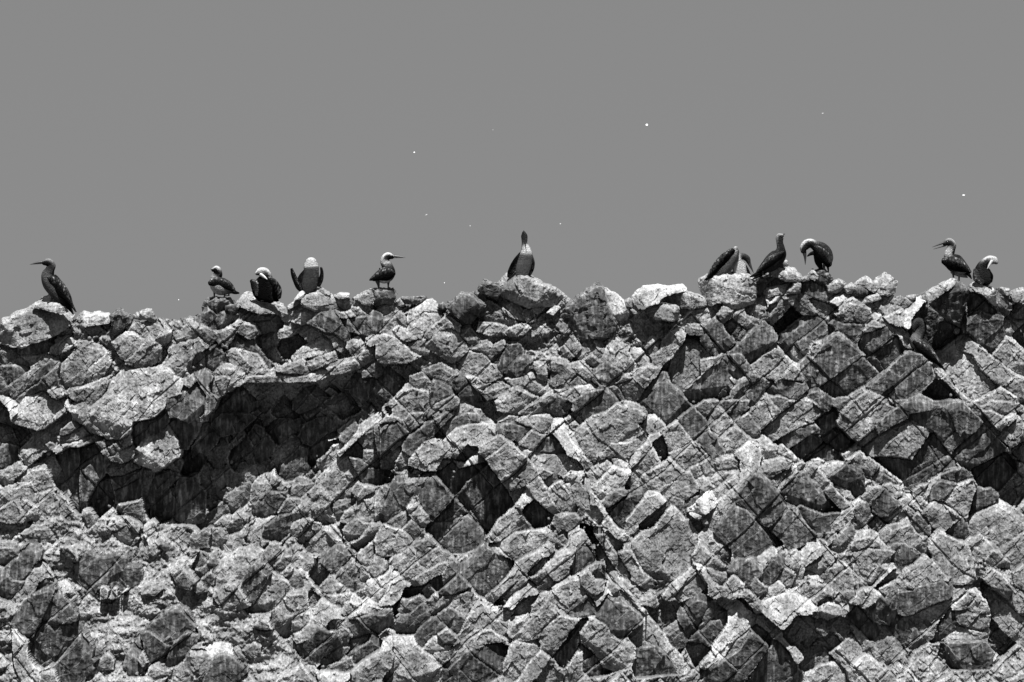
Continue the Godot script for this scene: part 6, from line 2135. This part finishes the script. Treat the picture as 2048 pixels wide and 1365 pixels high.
	_part("lower_bill", 0, [[-26.6, 38.3, 1.4, 1.7, 0.22, 0.08], [-33.8, 36, 0.8, 0.9, 0.26, 0.08], [-41.9, 33.4, 0.3, 0.3, 0.2, 0.1]])
	_eye(-24.7, 44, 4.3)
	_part("wing", 7, [[-29.2, 18.3, 3.9, 2, 0.1, 0.05], [-22.1, 17, 7.8, 3.9, 0.12, 0.02], [-11.7, 13.1, 8.8, 3.9, 0.13, 0.015], [-2.6, 8.5, 5.9, 3.2, 0.1, 0.015], [3.9, 4.3, 2, 2, 0.04, 0.02]])
	_part("wing", -7, [[-29.2, 18.3, 3.9, 2, 0.1, 0.05], [-22.1, 17, 7.8, 3.9, 0.12, 0.02], [-11.7, 13.1, 8.8, 3.9, 0.13, 0.015], [-2.6, 8.5, 5.9, 3.2, 0.1, 0.015], [3.9, 4.3, 2, 2, 0.04, 0.02]])
	_part("thigh", 0, [[-16.9, 4, 3.2, 3.9, 0.4, 0.4], [-9.1, 1.1, 3.5, 3.2, 0.42, 0.42], [-1.9, -1.2, 2.6, 2.6, 0.4, 0.4], [2, -3.2, 1, 1.3, 0.3, 0.3]])
	_part("tail", 0, [[-1.3, 4.6, 3, 3.2, 0.04, 0.04], [4.6, -0.5, 2.1, 2.2, 0.03, 0.03], [7.5, -4.8, 0.8, 0.9, 0.03, 0.03]])
	_leg([[-16.6, 3.3, 2, 2.6], [-16.2, -1.9, 1.2, 2.6], [-16.2, -6.4, 1.1, 2.6]])
	_leg([[-8.1, 0.8, 1.6, -2.6], [-8.4, -4.5, 1.1, -2.6], [-8.4, -8.7, 1.1, -2.6]])
	_bird("rightmost seabird with mottled back, curling its pale head to preen", 612.6, 69, 9.3, -1)
	_part("body", 0, [[16.5, 33.2, 2.9, 3.2, 0.4, 0.4], [13.5, 35.5, 5.6, 5.5, 0.55, 0.5], [8, 37.5, 4.5, 4.9, 0.6, 0.5], [2.8, 34.5, 4.9, 5.2, 0.55, 0.2], [-1.1, 28.7, 7.2, 7.2, 0.14, 0.08], [-1.7, 22.2, 11.1, 9.1, 0.1, 0.1], [-1.1, 15, 13, 9.8, 0.09, 0.09], [0.9, 8.5, 9.8, 7.2, 0.05, 0.05], [0.2, 4, 5.2, 4.5, 0.03, 0.03]])
	_part("bill", 5.9, [[10, 34.5, 2, 2, 0.6, 0.6], [7.4, 30, 1.4, 1.4, 0.6, 0.55], [4.5, 24.8, 0.4, 0.5, 0.5, 0.5]])
	_eye(10.9, 36.2, 4.9)
	_part("wing", 5.2, [[-11.5, 22.9, 2.6, 2.6, 0.22, 0.2], [-8.2, 17, 7.2, 3.9, 0.24, 0.2], [-4.3, 11.8, 7.8, 3.9, 0.2, 0.16], [-2.4, 6.6, 3.9, 2.6, 0.12, 0.1]])
	_part("wing", 3.2, [[6.1, 22.9, 1.6, 2.6, 0.05, 0.03], [9.3, 15.7, 3, 3.2, 0.02, 0.015], [9.3, 8.5, 2, 2.2, 0.015, 0.015]])
	_leg([[5.4, 6.6, 1.6, 2.6], [5.7, 2, 1.1, 2.6]])
	_leg([[-3.7, 5.3, 1.6, 1.3], [-3.7, 1.4, 1.1, 1.3]])
	_bird("grey seabird resting in a shaded cliff nook, head curled down", 547.6, -33.5, 23.5, 1)
	_part("body", 0, [[-25.6, 46.9, 2.6, 3.2, 0.08, 0.06], [-24.9, 52.1, 5.2, 5.2, 0.12, 0.07], [-20.4, 56.7, 7.2, 7.2, 0.16, 0.1], [-16.5, 51.5, 6.8, 6.8, 0.12, 0.16], [-19.1, 43, 7.2, 7.2, 0.1, 0.3], [-21.7, 34.6, 9.8, 8.5, 0.09, 0.42], [-15.2, 26.1, 10.1, 8.5, 0.08, 0.12], [-7.4, 18.3, 7.8, 6.5, 0.07, 0.05], [0.4, 10.5, 5.2, 4.5, 0.05, 0.04], [6.9, 4, 2.6, 2.6, 0.04, 0.03]])
	_part("bill", 0, [[-26.2, 48.2, 2.2, 2.2, 0.06, 0.05], [-27.8, 41.7, 1.4, 1.4, 0.06, 0.05], [-29.1, 35.2, 0.4, 0.5, 0.06, 0.05]])
	_part("wing", 6.1, [[-26.9, 32.6, 3.2, 2, 0.12, 0.05], [-19.1, 28.1, 7.2, 3.2, 0.16, 0.05], [-9.3, 20.9, 6.5, 3.2, 0.15, 0.04], [-0.9, 12.5, 4.2, 2.2, 0.1, 0.03], [10.8, 0.1, 0.9, 1, 0.03, 0.03]])
	_part("wing", -6.1, [[-26.9, 32.6, 3.2, 2, 0.12, 0.05], [-19.1, 28.1, 7.2, 3.2, 0.16, 0.05], [-9.3, 20.9, 6.5, 3.2, 0.15, 0.04], [-0.9, 12.5, 4.2, 2.2, 0.1, 0.03], [10.8, 0.1, 0.9, 1, 0.03, 0.03]])
	_part("tail", 0, [[-0.9, 11.8, 3.9, 3.2, 0.04, 0.04], [6.3, 3.4, 2.3, 2.2, 0.03, 0.03], [12.8, -3.8, 0.8, 0.8, 0.03, 0.03]])
	_leg([[-15.2, 20.9, 2, 3.2], [-13.9, 14.4, 1.3, 3.2]])


# ---------------------------------------------------------------- down drifting in the air
func _feather(label: String, x: float, y: float, size: float, flat: float, turn: float, tone: float) -> void:
	var vs := PackedVector3Array()
	var cs := PackedColorArray()
	var ix := PackedInt32Array()
	var n := 9
	for side in 2:
		for i in n:
			for j in 5:
				var u := float(i) / (n - 1) * 2.0 - 1.0
				var v := (j / 4.0 * 2.0 - 1.0) * sqrt(maxf(0.02, 1.0 - u * u))
				var lift := 0.45 * u * u * (1.6 - flat) * flat + 0.25 * v * v
				var wave := 0.12 * sin(u * 7.0 + v * 5.0 + size)
				vs.append(Vector3(u, v * flat * 0.9 + lift + wave * flat, -0.9 * v + 0.2 * u + (0.12 if side else -0.12)) * size * 0.008)
				cs.append(Color(tone, tone, tone))
	for side in 2:
		for i in n - 1:
			for j in 4:
				var k := side * n * 5 + i * 5 + j
				if side:
					ix.append_array(PackedInt32Array([k, k + 5, k + 6, k, k + 6, k + 1]))
				else:
					ix.append_array(PackedInt32Array([k, k + 6, k + 5, k, k + 1, k + 6]))
	var o := _put("feather", _mesh_of([vs, ix, cs]), bird_mat, self)
	o.position = Vector3(x, y, 0) * 0.01
	o.rotation = Vector3(0, 0, turn)
	o.set_meta("label", label)
	o.set_meta("category", "feather")
	o.set_meta("group", "down and feathers drifting in the air")


func _feathers() -> void:
	_feather("largest white down tuft, drifting alone high right of the centre of the sky", 175.5, 281.1, 1.9, 1.0, 0.3, 0.95)
	_feather("white crescent shaped feather drifting above the open billed bird", 587.6, 189.5, 2.1, 0.45, 0.0, 0.95)
	_feather("round white down tuft high above the bird on the pillar stone", -126.8, 245.4, 1.4, 0.9, 0.6, 0.95)
	_feather("greyish feather drifting above the bill of the bird on the pillar stone", -111.2, 164.1, 1.7, 0.5, 0.5, 0.55)
	_feather("dull flat feather high in the sky above the scratching bird", 404.3, 296.1, 1.6, 0.45, 0.15, 0.5)
	_feather("slanted small feather just right of the bird with its bill up", 63.1, 152.4, 1.4, 0.45, 0.6, 0.6)
	_feather("tiny speck of down left of the bird with its bill up", -54.6, 149.8, 0.9, 0.8, -0.7, 0.5)
	_feather("faint speck of down high above and left of the upward pointing bill", -24.7, 274.6, 0.8, 0.8, 0.2, 0.4)
	_feather("tiny white speck low over the crest between pillar stone and five sided boulder", -87.8, 75.7, 0.8, 0.9, 0.3, 0.8)
	_feather("tiny white speck low over the crest left of the one footed bird", -433.6, 53.6, 0.8, 0.9, 0.3, 0.8)
